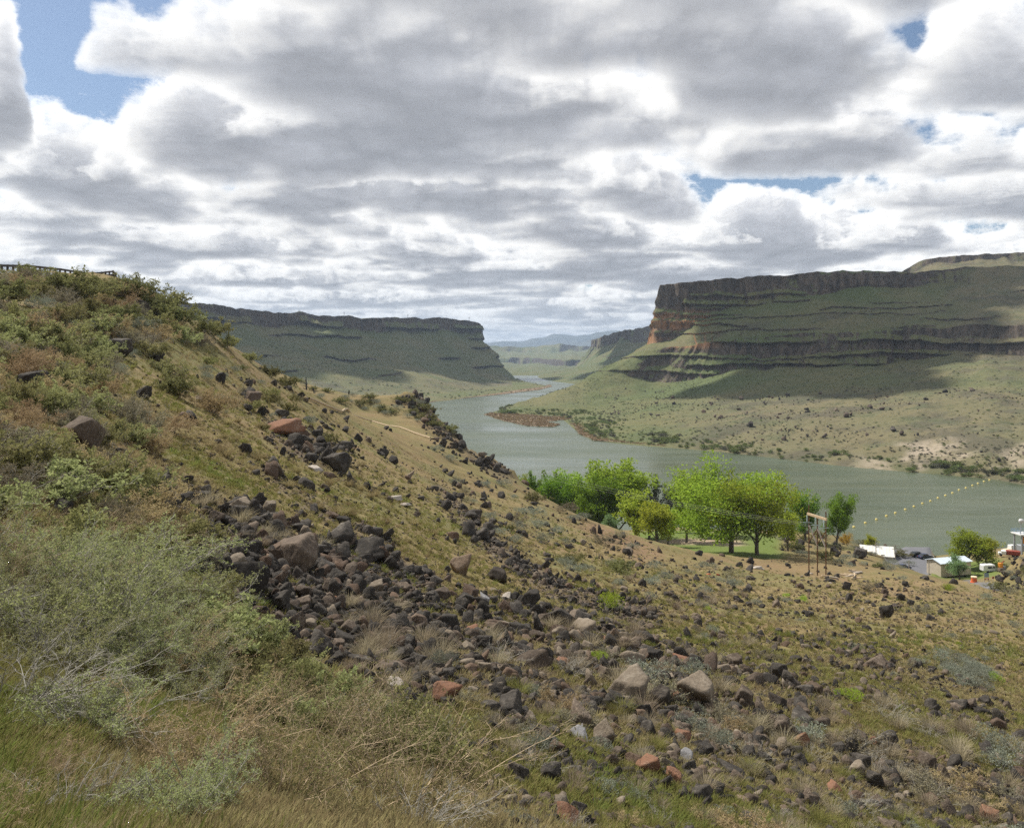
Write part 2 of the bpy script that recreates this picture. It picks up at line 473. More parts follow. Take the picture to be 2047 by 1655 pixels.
def mesa(name, label, stations, du, seg_n, cliffs, seed, amp=1.0, strata=(), cone=1.0, dry=None, gully=20):
    """stations: list of lists of points from plateau to under water; cliffs: indices of the steep segments"""
    pts = np.array(stations, float)
    L = pts.shape[1]
    n_per = [max(2, int(np.linalg.norm((pts[i + 1] - pts[i])[1:, :2], axis=1).mean() / du)) for i in range(len(pts) - 1)]
    net = catmull(pts, n_per)                      # (U, L, 3)
    U = len(net)
    u = np.zeros(U); u[1:] = np.cumsum(np.linalg.norm(np.diff(net[:, 1, :2], axis=0), axis=1))
    # edges of the cliffs wander: the foot rises and falls with talus cones, the rim is notched
    for ci in cliffs:
        top, bot = net[:, ci].copy(), net[:, ci + 1].copy()
        hgt = (top - bot)
        w = (fbm(u / (70 * amp), u * 0 + ci, None, seed + ci, 3) - 0.5) * 1.5 * cone
        w = np.clip(w, -0.5, 0.62)[:, None]
        nxt = net[:, ci + 2]
        move = np.where(w > 0, w * hgt, w * (bot - nxt) * 0.5)
        net[:, ci + 1] = bot + move
        net[:, ci, 2] += (fbm(u / (35 * amp), u * 0 + 3.7, None, seed + 9 + ci, 4) - 0.5) * 9 * amp
    rows = []; lev = []
    for s in range(L - 1):
        n = seg_n[s]
        for t in np.linspace(0, 1, n, endpoint=(s == L - 2)):
            rows.append(net[:, s] * (1 - t) + net[:, s + 1] * t); lev.append(s + t)
    V = np.stack(rows, 1)                          # (U, V, 3)
    lev = np.array(lev)
    # outward direction, along the fall of the middle of the slope
    out = net[:, -2, :2] - net[:, 1, :2]
    out /= np.linalg.norm(out, axis=1)[:, None] + 1e-6
    k = 15
    out = np.stack([np.convolve(np.pad(out[:, j], k, 'edge'), np.ones(2 * k + 1) / (2 * k + 1), 'valid') for j in range(2)], 1)
    out /= np.linalg.norm(out, axis=1)[:, None] + 1e-6
    X, Y, Z = V[..., 0], V[..., 1], V[..., 2]
    land = sstep(Z, 0.5, 8)                        # keep the shore line where it is
    front = sstep(lev, 0.6, 1.2)[None, :]
    ug = np.repeat(u[:, None], V.shape[1], 1)
    steep = np.zeros(len(lev))
    for ci in cliffs:
        steep = np.maximum(steep, np.clip(1 - np.abs(lev - (ci + 0.5)) * 1.0, 0, 1))
    steep = np.clip(steep * 1.6, 0, 1)[None, :]
    butt = (fbm(ug / (45 * amp), Z / (160 * amp), None, seed + 20, 4, 0.55) - 0.5) * 46 * amp
    colm = (fbm(ug / (9 * amp), Z / (70 * amp), None, seed + 21, 3, 0.6) - 0.5) * 13 * amp
    gul = (fbm(ug / (60 * amp), Z / (300 * amp) + ug / 900, None, seed + 22, 4, 0.5) - 0.5) * gully * amp
    gul = gul + (fbm(ug / (13 * amp), Z / (120 * amp), None, seed + 23, 3, 0.5) - 0.5) * gully * 0.32 * amp
    d = steep * (butt + colm) + (1 - steep) * gul * front
    # thin ledges
    for (zs, hw, a) in strata:
        zz = zs + (fbm(ug / (90 * amp), ug * 0, None, seed + 40 + int(zs), 4) - 0.5) * 14 * amp
        hw = hw * (0.5 + fbm(ug / (30 * amp), ug * 0, None, seed + 70 + int(zs), 3))
        msk = sstep(fbm(ug / (85 * amp), ug * 0 + zs, None, seed + 60 + int(zs), 3), 0.46, 0.54)
        prof = np.clip((Z - zz) / hw, -1, 1)
        saw = np.where(prof > 0, 1 - prof, np.where(prof > -0.22, 1 + prof / 0.22, 0))
        d = d + saw * a * amp * msk * front * 0.9
    d = d * land
    X = X + out[:, 0][:, None] * d; Y = Y + out[:, 1][:, None] * d
    Z = Z + (fbm(X / (26 * amp), Y / (26 * amp), None, seed + 30, 6, 0.60) - 0.5) * 6.5 * amp * land
    V = np.stack([X, Y, Z], -1)
    me = mesh_np(name, V.reshape(-1, 3), grid_faces(U, V.shape[1])[:, ::-1] if False else grid_faces(U, V.shape[1]), [MATS['mesa']], smooth=False)
    dr = np.zeros(X.shape)
    if dry is not None:
        dr = dry(X, Y, Z, lev[None, :] + 0 * X)
    sx = CX + F * X / Y; sy = HY - F * (Z - CZ) / Y
    attr_np(me, 'dry', dr)
    och = np.zeros(X.shape); pal = np.zeros(X.shape)
    if name == 'canyon_side_right':
        och = sstep(fbm(X / 60, Y / 60, Z / 30, 5, 3), 0.3, 0.5) * sstep(sx, 1455, 1400) * sstep(sy, 610, 640) * sstep(sy, 702, 690) * sstep(Z, 60, 75) * 0.8
        
        pal = np.maximum(sstep(fbm(X / 35, Y / 35, None, 6, 3), 0.5, 0.6) * sstep(sx, 1660, 1780) * sstep(sy, 845, 895), 0)
    attr_np(me, 'ochre', och); attr_np(me, 'pale', pal)
    o = link(name, me)
    return tag(o, kind='structure', label=label)

def back(pt, dx, dy, dz):
    return pt + np.array((dx, dy, dz))

# -------- the mesa across the river, right
def RS(*a):
    """rim, upper cliff foot, lower cliff top, lower cliff foot, talus foot, bench, shore"""
    pts = [P(*t) for t in a]
    rim = pts[0]
    sh = pts[-1]
    under = sh + (sh - pts[-2]) * np.array((0.12, 0.12, 0)) + np.array((0, 0, -4 - sh[2]))
    sh[2] = min(sh[2], 0.4)
    plate = rim + (rim - pts[2]) * np.array((2.2, 2.2, 0)) * 1.0 + np.array((0, 0, 2))
    return [plate] + pts + [under]
S1 = RS((1323, 574, 1200), (1297, 688, 1185), (1262, 708, 1150), (1215, 735, 1110), (1150, 770, 1060), (1060, 800, 985), (980, 825, 900))
S1[0] = P(1440, 566, 1420)
S0 = [q + np.array((110, 330, 0)) for q in S1]; S0[0] = P(1560, 575, 1600)
Sm = [q + np.array((420, 700, 0)) for q in S1]; Sm[0] = P(1700, 590, 2000)
S2 = RS((1352, 566, 1182), (1350, 676, 1150), (1362, 692, 1098), (1322, 762, 1082), (1290, 790, 1000), (1215, 818, 830), (1110, 832, 848))
S2[0] = P(1480, 560, 1400)
S2[6] = P(1190, 822, 860)
S3 = RS((1440, 560, 1152), (1448, 614, 1142), (1448, 680, 1042), (1440, 752, 1024), (1400, 795, 860), (1320, 845, 680), (1185, 879, 604))
S4 = RS((1590, 547, 1132), (1596, 586, 1124), (1602, 668, 992), (1602, 732, 976), (1585, 788, 760), (1520, 850, 590), (1440, 903, 527))
S5 = RS((1780, 543, 1102), (1786, 578, 1093), (1792, 660, 924), (1792, 726, 910), (1785, 778, 700), (1740, 860, 520), (1680, 931, 459))
S6 = RS((1905, 538, 1085), (1908, 566, 1070), (1900, 652, 872), (1900, 714, 859), (1890, 775, 665), (1870, 872, 480), (1850, 946, 429))
S7 = RS((2010, 536, 1060), (2006, 560, 1030), (2010, 648, 826), (2010, 712, 813), (2010, 772, 635), (2000, 888, 445), (1985, 958, 408))
S8 = RS((2130, 528, 1040), (2130, 556, 1000), (2140, 645, 796), (2140, 713, 783), (2140, 780, 610), (2150, 896, 415), (2110, 978, 377))
S9 = RS((2500, 515, 1000), (2500, 545, 980), (2520, 640, 760), (2520, 705, 735), (2540, 785, 590), (2560, 905, 395), (2520, 1000, 348))
S10 = RS((3400, 490, 930), (3400, 530, 910), (3400, 640, 720), (3400, 700, 700), (3400, 790, 560), (3400, 920, 370), (3400, 1030, 315))
def dry_r(X, Y, Z, lev):
    sx = CX + F * X / Y; sy = HY - F * (Z - CZ) / Y
    a = sstep(lev, 4.7, 5.3) * sstep(sx, 1250, 1500) * (0.35 + 0.5 * fbm(X / 50, Y / 50, None, 3, 4))
    a = np.maximum(a, sstep(sx, 1850, 1960) * (0.5 + 0.3 * fbm(X / 30, Y / 30, None, 4, 3)) * (lev < 4.2))
    a = np.maximum(a, 0.55 * sstep(lev, 2.2, 2.6) * (1 - sstep(lev, 2.9, 3.0)) * fbm(X / 40, Y / 40, None, 9, 3))
    a = np.maximum(a, sstep(lev, 3.9, 4.2) * (1 - sstep(lev, 4.8, 5.1)) * sstep(sx, 1700, 1850) * 0.35)
    return a
mesa('canyon_side_right', 'basalt mesa with two dark cliff bands and grassy talus across the river',
     [Sm, S0, S1, S2, S3, S4, S5, S6, S7, S8, S9, S10], 2.6, [4, 24, 44, 28, 30, 40, 34, 4], (1, 3), 11, 1.0,
     strata=((150, 5, 6), (140, 9, 9), (131, 4, 6), (124, 6, 8), (116, 4, 6), (108, 8, 9), (99, 4, 6), (80, 6, 8), (62, 4, 6), (52, 7, 9), (44, 5, 6)), dry=dry_r, cone=0.42, gully=24)

# -------- upper step of that mesa, far right
up = []
for (px, py, Y) in ((1800, 545, 1500), (1838, 522, 1500), (1870, 516, 1480), (1950, 509, 1450), (2060, 505, 1430), (2300, 500, 1400), (3200, 480, 1350)):
    t = P(px, py, Y)
    up.append([t + np.array((200, 500, -6)), t, t + np.array((-3, -6, -13)), t + np.array((-40, -90, -42)), t + np.array((-60, -130, -60))])
mesa('upper_mesa_step', 'low grassy step rising above the mesa rim', up, 4, [3, 10, 14, 4], (1,), 31, 0.4, dry=lambda X, Y, Z, lev: 0.7 + 0 * X)

# -------- the mesa across the river, left
def LS(*a):
    pts = [P(*t) for t in a]
    pts[1][:2] = pts[0][:2] * 0.78 + pts[1][:2] * 0.22
    sh = pts[-1]; sh[2] = min(sh[2], 0.4)
    under = sh + (sh - pts[-2]) * np.array((0.1, 0.1, 0)) + np.array((0, 0, -4 - sh[2]))
    plate = pts[0] + (pts[0] - pts[2]) * np.array((2.5, 2.5, 0)) + np.array((0, 0, 3))
    return [plate] + pts + [under]
T1 = LS((966, 652, 2350), (976, 690, 2330), (996, 708, 2270), (1008, 735, 2180), (1030, 757, 2080), (1050, 763, 1950), (1103, 773, 1720))
T1[0] = P(860, 642, 2700)
T0 = [q + np.array((-260, 500, 0)) for q in T1]
Tm = [q + np.array((-900, 900, 0)) for q in T1]
T2 = LS((905, 637, 2310), (912, 668, 2285), (930, 700, 2190), (948, 742, 2020), (965, 760, 1880), (985, 772, 1700), (1050, 782, 1480))
T3 = LS((775, 634, 2150), (776, 664, 2120), (795, 698, 2000), (812, 728, 1850), (830, 745, 1600), (870, 782, 1360), (935, 795, 1235))
T4 = LS((620, 628, 2000), (622, 656, 1970), (640, 692, 1850), (660, 722, 1700), (690, 738, 1450), (720, 786, 1260), (850, 805, 1100))
T5 = LS((450, 613, 1780), (462, 648, 1750), (482, 690, 1600), (505, 722, 1450), (525, 742, 1350), (560, 780, 1200), (640, 815, 990))
T6 = LS((345, 605, 1640), (352, 645, 1610), (380, 690, 1450), (400, 725, 1330), (420, 745, 1240), (440, 790, 1080), (500, 830, 860))
T7 = LS((-200, 560, 1400), (-190, 620, 1360), (-160, 680, 1200), (-140, 720, 1100), (-100, 750, 1000), (0, 810, 900), (150, 860, 680))
def dry_l(X, Y, Z, lev):
    a = sstep(lev, 5.2, 5.6) * (1 - sstep(lev, 6.0, 6.6)) * (0.9 * fbm(X / 120, Y / 120, None, 3, 4))
    return np.maximum(a, 0.25 * fbm(X / 60, Y / 60, None, 8, 3)) * (X < 0)
mesa('canyon_side_left', 'dark shaded mesa with level rim beyond the left river bank',
     [T7, T6, T5, T4, T3, T2, T1, T0, Tm], 4.5, [4, 22, 26, 24, 24, 24, 18, 3], (1, 3), 51, 1.5,
     strata=((142, 14, 14), (116, 16, 17), (92, 14, 15), (64, 20, 22), (38, 15, 18)), dry=dry_l, cone=0.7, gully=11)

# -------- mesa farther up the river, right of the channel
f1 = []
for rim, foot, mid, toe in (((1420, 640, 2700), (1420, 670, 2680), (1420, 715, 2350), (1300, 775, 1700)),
                            ((1300, 653, 2800), (1302, 678, 2770), (1290, 715, 2450), (1200, 772, 1760)),
                            ((1250, 661, 3050), (1250, 684, 3000), (1225, 722, 2700), (1160, 769, 1840)),
                            ((1212, 669, 3400), (1210, 690, 3350), (1185, 728, 2900), (1120, 764, 2020)),
                            ((1190, 678, 3800), (1186, 697, 3700), (1160, 735, 3100), (1090, 759, 2250)),
                            ((1185, 683, 4500), (1178, 700, 4400), (1150, 735, 3500), (1075, 752, 2650)),
                            ((1240, 688, 5600), (1230, 702, 5500), (1200, 730, 4300), (1090, 748, 3000))):
    r_, f_, m_, t_ = P(*rim), P(*foot), P(*mid), P(*toe)
    f_[:2] = r_[:2] * 0.75 + f_[:2] * 0.25
    t_[2] = min(t_[2], 0.4)
    f1.append([r_ + (r_ - m_) * np.array((2, 2, 0)), r_, f_, m_, t_, t_ + (t_ - m_) * np.array((.1, .1, 0)) + np.array((0, 0, -4))])
mesa('far_mesa_upstream', 'hazy dark mesa farther up the river', f1, 8, [3, 16, 22, 26, 3], (1,), 71, 1.9, strata=((70, 9, 9), (105, 8, 6)))

# -------- far plateau closing the valley
f2 = []
for px in (700, 900, 985, 1060, 1120, 1180, 1300, 1500):
    dy = 1.5 * math.sin(px * 0.05)
    nb = 1.0 if px > 1060 else 0.0
    r_ = P(px, 692.5 + dy - (4 if 1080 < px < 1150 else 0), 6800); f_ = P(px, 703 + dy, 6500); m_ = P(px + 8, 716 + 4 * nb, 5400 - 900 * nb)
    c_ = P(px + 4, 728 + 8 * nb, 5200 - 900 * nb); t_ = P(px - 30, 751, 2780)
    f_[:2] = r_[:2] * 0.8 + f_[:2] * 0.2; c_[:2] = m_[:2] * 0.8 + c_[:2] * 0.2
    t_[2] = 0.3
    f2.append([r_ + np.array((0, 9000, 10)), r_, f_, m_, c_, t_, t_ + np.array((0, -60, -4))])
mesa('far_plateau', 'far green plateau closing the river valley', f2, 14, [3, 10, 14, 12, 26, 3], (1, 3), 91, 2.6)

# -------- mountains on the horizon
def m_mount(g, b):
    n = g.noise(land_pos(g), 0.002, 4, 0.6)
    g.put(b.inputs['Base Color'], g.mix(g.step(n, 0.35, 0.65), (0.040, 0.058, 0.062), (0.075, 0.085, 0.075)))
    b.inputs['Specular IOR Level'].default_value = 0.05
ridge = [(500, 690), (800, 688), (930, 690), (985, 684), (1010, 682), (1045, 682), (1062, 677), (1085, 675), (1105, 668), (1130, 669), (1150, 671), (1180, 668),
         (1205, 663), (1235, 661), (1270, 668), (1320, 664), (1400, 660), (1600, 668), (1900, 672), (2400, 676)]
rx = np.arange(300, 2400, 3.0)
ry = np.interp(rx, [a for a, b in ridge], [b for a, b in ridge]) + (fbm(rx / 14, rx * 0, None, 2, 4) - .5) * 3
mv = []
for k, (dY, fz) in enumerate(((1500, 0.7), (0, 1.0), (-500, 0.78), (-1000, 0.55), (-1600, 0.3), (-2400, 0.0))):
    for a, bb in zip(rx, ry):
        t = P(a, bb, 14500)
        n = (float(vnoise(a / 9.0, k * 1.7)) - 0.5) * 90 * (1 if 0 < fz < 1 else 0)
        mv.append((t[0], t[1] + dY, 60 + (t[2] - 60) * fz + n))
mv = np.array(mv).reshape(6, len(rx), 3).transpose(1, 0, 2)
me = mesh_np('far_mountains', mv.reshape(-1, 3), grid_faces(len(rx), 6), [mat('mountain_forest', m_mount)], smooth=True)
tag(link('far_mountains', me), 'blue mountain range far off on the horizon', kind='structure')

# ------------------------------------------------------------------ river
def m_water(g, b):
    p = land_pos(g)
    w1 = g.noise(g.vm('MULTIPLY', p, (1.0, 1.6, 1)), 0.55, 3, 0.6)
    w2 = g.noise(g.vm('MULTIPLY', p, (0.35, 1.0, 1)), 0.05, 4, 0.6)
    gust = g.noise(g.vm('MULTIPLY', p, (0.25, 1.0, 1)), 0.012, 4, 0.6)
    g.put(b.inputs['Base Color'], g.mix(g.step(w2, 0.35, 0.7), (0.070, 0.090, 0.050), (0.095, 0.112, 0.066)))
    g.put(b.inputs['Roughness'], g.lin(gust, 0.35, 0.65, 0.16, 0.38))
    b.inputs['IOR'].default_value = 1.33
    b.inputs['Specular IOR Level'].default_value = 0.42
    hgt = g.m('ADD', g.m('MULTIPLY', w1, 0.35), g.m('MULTIPLY', w2, 1.4))
    hgt = g.m('MULTIPLY', hgt, g.lin(gust, 0.35, 0.65, 0.35, 1.6))
    g.put(b.inputs['Normal'], g.bump(hgt, 0.6, 0.45))
mat('river_water', m_water)
wv = [(-2500, 120, 0), (3000, 120, 0), (3000, 9000, 0), (-2500, 9000, 0)]
tag(link('river', mesh_np('river', wv, [(0, 1, 2, 3)], [MATS['river_water']])), 'grey green river winding through the canyon', kind='structure')

# ================================================================== the near hillside
CT = [
 (0,1655,4.6),(0,1400,8),(0,1200,12.5),(0,1000,19),(0,850,28),(0,740,42),(0,650,62),(0,590,86),(0,556,101),
 (230,1655,5),(230,1400,9.5),(230,1200,15),(230,1000,25),(230,850,40),(230,740,60),(230,650,82),(230,585,100),(225,557,107),
 (340,1300,13),(340,1100,22),(340,900,42),(340,760,72),(340,660,98),(338,602,112),
 (450,1655,5.3),(450,1400,12),(450,1200,20),(450,1000,35),(450,850,60),(450,750,92),(450,684,120),
 (600,1655,6),(600,1400,13),(600,1200,23),(600,1050,38),(600,900,70),(600,820,112),(600,774,152),
 (720,1300,20),(720,1150,31),(720,1000,58),(720,900,98),(700,838,178),
 (580,758,300),(650,783,290),(720,801,280),(800,798,276),(860,808,272),(760,832,238),(860,826,262),
 (625,802,166),(800,864,196),(905,890,212),(905,868,258),(922,886,256),(955,925,240),
 (850,1655,7.5),(850,1400,16),(850,1200,30),(850,1080,50),(850,980,88),(850,915,150),(850,875,204),
 (940,1010,272),(960,1040,290),(900,960,300),
 (1015,1655,9),(1015,1400,18.5),(1015,1250,32),(1015,1130,56),(1015,1035,105),(1015,970,165),(1015,941,200),(1015,1010,240),(1015,1040,262),(1040,1030,300),
 (1230,1655,11.5),(1230,1400,23),(1230,1260,39),(1230,1160,66),(1230,1095,112),(1230,1056,160),(1230,1085,200),(1230,1080,240),(1230,1060,275),
 (1310,1086,168),(1330,1082,232),(1330,1130,118),(1390,1064,248),
 (1500,1655,14),(1500,1400,27.5),(1500,1280,45),(1500,1200,76),(1500,1150,120),(1500,1107,187),(1450,1062,250),(1500,1060,272),
 (1640,1655,15.5),(1640,1400,31),(1640,1290,48),(1640,1210,82),(1640,1152,150),(1640,1105,205),(1660,1075,245),(1680,1075,268),
 (1750,1140,160),(1750,1118,205),(1720,1100,222),(1820,1150,163),(1830,1145,200),(1830,1125,228),(1830,1114,247),(1760,1112,236),
 (1900,1655,18.5),(1900,1400,36),(1900,1300,54),(1900,1230,82),(1900,1168,140),(1900,1165,182),(1900,1150,214),(1960,1128,226),
 (2000,1655,19.5),(2000,1400,39),(2000,1290,60),(2000,1215,108),(1995,1186,134),(1985,1176,190),(1945,1162,196),
 (2047,1110,185),(2010,1138,187),(1980,1157,191),(2047,1200,160),(2005,1190,172),(2047,1140,208),(2045,1111,230),(2015,1112,226),(2060,1108,242),
 (2150,1655,21),(2150,1400,42),(2150,1290,66),(2150,1245,118),(2150,1085,190),(2150,1160,215),
 (2500,1655,24),(2500,1400,48),(2500,1290,80),(2500,1230,140),(2500,1085,200),(2500,1160,225),
 (-300,1655,4),(-300,1300,8),(-300,1000,14),(-300,800,22),(-300,620,42),(-300,520,80),(-300,505,112),
 (300,606,140),(350,655,150),(400,700,160),(460,750,172),(520,790,205),(560,768,235),(600,788,232),(640,803,234),(520,765,240),(460,760,230),(380,700,235),(300,640,225),(100,556,170),(30,552,168),(160,557,185),(60,560,200),(0,543.5,118),(60,545.5,131),(120,548,145),(226,551,174),(150,560,118),
 (-700,1000,9),(-700,700,20),(-700,480,45),(-700,440,110),
]
CTD = [(0,0,-1.7),(-2,-3,-1.1),(3,-3,-3),(0,-5,-1.3),(2.5,1,-3.0),(-2.5,1,-0.9),
 (-10,335,-68),(20,310,-67),(60,305,-67),(110,290,-66),(170,288,-66),(230,285,-66),(320,300,-66),(-60,400,-67),(-130,420,-45),(-250,420,5),
 (-110,150,14),(-150,180,15),(-220,300,14)]
cpts = [P(*t) for t in CT] + [np.array((a, b, CZ + c)) for a, b, c in CTD]
cpts = np.array(cpts, float)
Y0 = 8.0
def to_st(X, Y):
    return X / (Y + Y0) * 1.3, np.log(Y + Y0)
cs, ct = to_st(cpts[:, 0], cpts[:, 1]); cw = (cpts[:, 2] - CZ) / (cpts[:, 1] + Y0)
def tps(r2):
    return 0.5 * r2 * np.log(r2 + 1e-9)
Nc = len(cpts)
A = np.zeros((Nc + 3, Nc + 3))
A[:Nc, :Nc] = tps((cs[:, None] - cs) ** 2 + (ct[:, None] - ct) ** 2) + np.eye(Nc) * 2e-4
A[:Nc, Nc] = 1; A[:Nc, Nc + 1] = cs; A[:Nc, Nc + 2] = ct
A[Nc:, :Nc] = A[:Nc, Nc:].T
sol = np.linalg.solve(A, np.concatenate([cw, np.zeros(3)]))
GU, GV = 520, 640
gs = np.linspace(-1.5, 1.5, GU)           # X / (Y + 8)
gt = np.linspace(math.log(3.2), math.log(430 + Y0), GV)
S_, T_ = np.meshgrid(gs, gt, indexing='ij')
Wg = np.full(S_.shape, sol[Nc]) + sol[Nc + 1] * S_ * 1.3 + sol[Nc + 2] * T_
for i in range(Nc):
    Wg += sol[i] * tps((S_ * 1.3 - cs[i]) ** 2 + (T_ - ct[i]) ** 2)
GY = np.exp(T_) - Y0; GX = S_ * (GY + Y0)
GZ0 = CZ + Wg * (GY + Y0)
GZ0 = np.clip(GZ0, -8, 90)
def proj(X, Y, Z):
    Yc = np.maximum(Y, 0.5)
    return CX + F * X / Yc, HY - F * (Z - CZ) / Yc
gpx, gpy = proj(GX, GY, GZ0)
# flat places: the car park, the lawn strip beside it, the road on the rim
park = inpoly(gpx, gpy, [(1770, 1108), (1862, 1106), (1862, 1152), (1780, 1142)]) & (GY > 205) & (GY < 252)
GZ0 = np.where(park, 0.15 * GZ0 + 0.85 * 3.0, GZ0)
relief = np.clip(0.004 * GY + 0.05, 0, 0.7)
dist_w = sstep(GY, 1.5, 6)
# fall-line ribs and lumps
fx, fy = 0.95, 0.31
al = GX * fx + GY * fy; ac = -GX * fy + GY * fx
ribs = fbm(ac / 2.2, al / 14, None, 101, 4) - 0.5
lump = fbm(GX / 1.3, GY / 1.3, None, 102, 5) - 0.5
bigl = fbm(GX / 11, GY / 11, None, 103, 4) - 0.5
flatness = np.where(park, 0.05, 1.0)
lawn_poly = [(1330, 1050), (1460, 1050), (1560, 1075), (1560, 1118), (1330, 1100), (1230, 1075)]
lawnm = inpoly(gpx, gpy, lawn_poly) & (GY > 172) & (GY < 262)
flatness = np.where(lawnm, 0.2, flatness)
shore = sstep(GZ0, 0.3, 2.5)
GZ = GZ0 + (ribs * 1.1 + lump * 0.9) * relief * dist_w * flatness * shore + bigl * np.clip(0.012 * GY, 0, 1.6) * dist_w * flatness * shore
# knob cliff by the water: rougher
crag = inpoly(gpx, gpy, [(800, 790), (870, 795), (940, 890), (1030, 950), (1000, 960), (900, 900), (850, 850)]) & (GY > 180)
GZ += np.where(crag, (fbm(GX / 5, GY / 5, None, 104, 4) - 0.5) * 6, 0)
def hgt_at(X, Y):
    X = np.asarray(X, float); Y = np.asarray(Y, float)
    s = np.clip((X / (Y + Y0) - gs[0]) / (gs[1] - gs[0]), 0, GU - 1.001)
    t = np.clip((np.log(np.maximum(Y + Y0, 3.3)) - gt[0]) / (gt[1] - gt[0]), 0, GV - 1.001)
    i = s.astype(int); j = t.astype(int); a = s - i; b = t - j
    return (GZ[i, j] * (1 - a) + GZ[i + 1, j] * a) * (1 - b) + (GZ[i, j + 1] * (1 - a) + GZ[i + 1, j + 1] * a) * b
YS = np.exp(np.linspace(math.log(2.0), math.log(420), 230))
def cast(px, py):
    """pixel -> first place on the near hillside, nan where the ray misses"""
    px = np.atleast_1d(np.asarray(px, float)); py = np.atleast_1d(np.asarray(py, float))
    out = np.full((len(px), 3), np.nan)
    for k in range(0, len(px), 4000):
        a = px[k:k + 4000]; b = py[k:k + 4000]
        u = (a - CX) / F; v = (b - HY) / F
        Xr = u[:, None] * YS; Zr = CZ - v[:, None] * YS
        h = hgt_at(Xr, np.broadcast_to(YS, Xr.shape))
        hit = Zr <= h
        idx = hit.argmax(1); ok = hit.any(1) & (idx > 0)
        j = np.maximum(idx, 1)
        r = np.arange(len(a))
        d0 = Zr[r, j - 1] - h[r, j - 1]; d1 = h[r, j] - Zr[r, j]
        tt = d0 / (d0 + d1 + 1e-9)
        Yh = YS[j - 1] * (1 - tt) + YS[j] * tt
        Xh = u * Yh
        res = np.stack([Xh, Yh, hgt_at(Xh, Yh)], 1)
        res[~ok] = np.nan
        out[k:k + 4000] = res
    return out
def normal_at(X, Y, e=0.4):
    X = np.asarray(X, float); Y = np.asarray(Y, float)
    e = np.maximum(e, 0.01 * Y)
    nx = -(hgt_at(X + e, Y) - hgt_at(X - e, Y)) / (2 * e); ny = -(hgt_at(X, Y + e) - hgt_at(X, Y - e)) / (2 * e)
    n = np.stack([nx, ny, np.ones_like(nx)], -1)
    return n / np.linalg.norm(n, axis=-1, keepdims=True)

def m_ground(g, b):
    geo = g.node('ShaderNodeNewGeometry')
    p = geo.outputs['Position']
    x, y, z = g.sep(p)
    al = g.m('ADD', g.m('MULTIPLY', x, 0.95), g.m('MULTIPLY', y, 0.31))
    ac = g.m('ADD', g.m('MULTIPLY', x, -0.31), g.m('MULTIPLY', y, 0.95))
    st = g.xyz(g.m('MULTIPLY', al, 0.22), ac, g.m('MULTIPLY', z, 0.2))
    n_st = g.noise(st, 0.55, 5, 0.65)
    n_big = g.noise(p, 0.07, 4, 0.6)
    n_mid = g.noise(p, 0.9, 5, 0.7)
    n_fin = g.noise(p, 7.0, 4, 0.7)
    gold = g.mix(g.step(n_mid, 0.35, 0.65), (0.250, 0.192, 0.092), (0.185, 0.142, 0.070))
    grn = g.mix(n_fin, (0.130, 0.130, 0.050), (0.195, 0.175, 0.075))
    c = g.mix(g.step(g.m('ADD', g.m('MULTIPLY', n_big, 0.6), g.m('MULTIPLY', n_st, 0.4)), 0.42, 0.60), gold, grn)
    c = g.mix(g.m('MULTIPLY', g.step(n_st, 0.50, 0.68), 0.75), c, (0.180, 0.120, 0.068))
    c = g.mix(g.m('MULTIPLY', g.step(n_fin, 0.52, 0.72), 0.55), c, (0.110, 0.085, 0.045))
    c = g.mix(g.m('MULTIPLY', g.attr('redsoil'), g.step(n_mid, 0.30, 0.55)), c, (0.225, 0.150, 0.088))
    scr = g.m('MULTIPLY', g.attr('scree'), g.step(n_mid, 0.25, 0.5))
    peb = g.voro(p, 9.0, 1.0, out='Color')
    c = g.mix(scr, c, g.mix(g.sep(peb)[0], (0.045, 0.036, 0.030), (0.17, 0.13, 0.10)))
    c = g.mix(g.attr('lawn'), c, g.mix(n_mid, (0.105, 0.150, 0.035), (0.150, 0.180, 0.055)))
    c = g.mix(g.attr('track'), c, g.mix(n_mid, (0.40, 0.31, 0.22), (0.30, 0.23, 0.16)))
    c = g.mix(g.attr('asphalt'), c, g.mix(n_mid, (0.17, 0.17, 0.18), (0.135, 0.135, 0.145)))
    g.put(b.inputs['Base Color'], c)
    b.inputs['Roughness'].default_value = 0.95
    b.inputs['Specular IOR Level'].default_value = 0.08
    h = g.m('ADD', g.m('MULTIPLY', n_mid, 0.5), g.m('MULTIPLY', n_fin, 0.12))
    h = g.m('ADD', h, g.m('MULTIPLY', n_st, 0.4))
    h = g.m('MULTIPLY', h, g.m('SUBTRACT', 1.0, g.attr('asphalt')))
    g.put(b.inputs['Normal'], g.bump(h, 0.8, 0.35))
mat('hillside_ground', m_ground)
gpx, gpy = proj(GX, GY, GZ)
me = mesh_np('ground', np.stack([GX, GY, GZ], -1).reshape(-1, 3), grid_faces(GU, GV), [MATS['hillside_ground']], smooth=True)
soft = lambda m: m.astype(float)
wob = (fbm(GX / 4, GY / 4, None, 120, 3) - 0.5) * 26
red = soft(inpoly(gpx + wob, gpy + wob * .5, [(1170, 1040), (1300, 1085), (1330, 1110), (1290, 1130), (1180, 1075)]))
red = np.maximum(red, 0.8 * soft(inpoly(gpx + wob, gpy + wob * .3, [(1560, 1078), (1615, 1078), (1615, 1095), (1560, 1100)])))
red = np.maximum(red, 0.55 * soft(inpoly(gpx + wob, gpy + wob * .5, [(1480, 1112), (1620, 1118), (1760, 1140), (1700, 1165), (1500, 1140)])))
red = np.maximum(red, 0.6 * soft(inpoly(gpx + wob, gpy + wob * .5, [(1700, 1175), (1830, 1160), (1960, 1180), (1950, 1200), (1780, 1200)])))
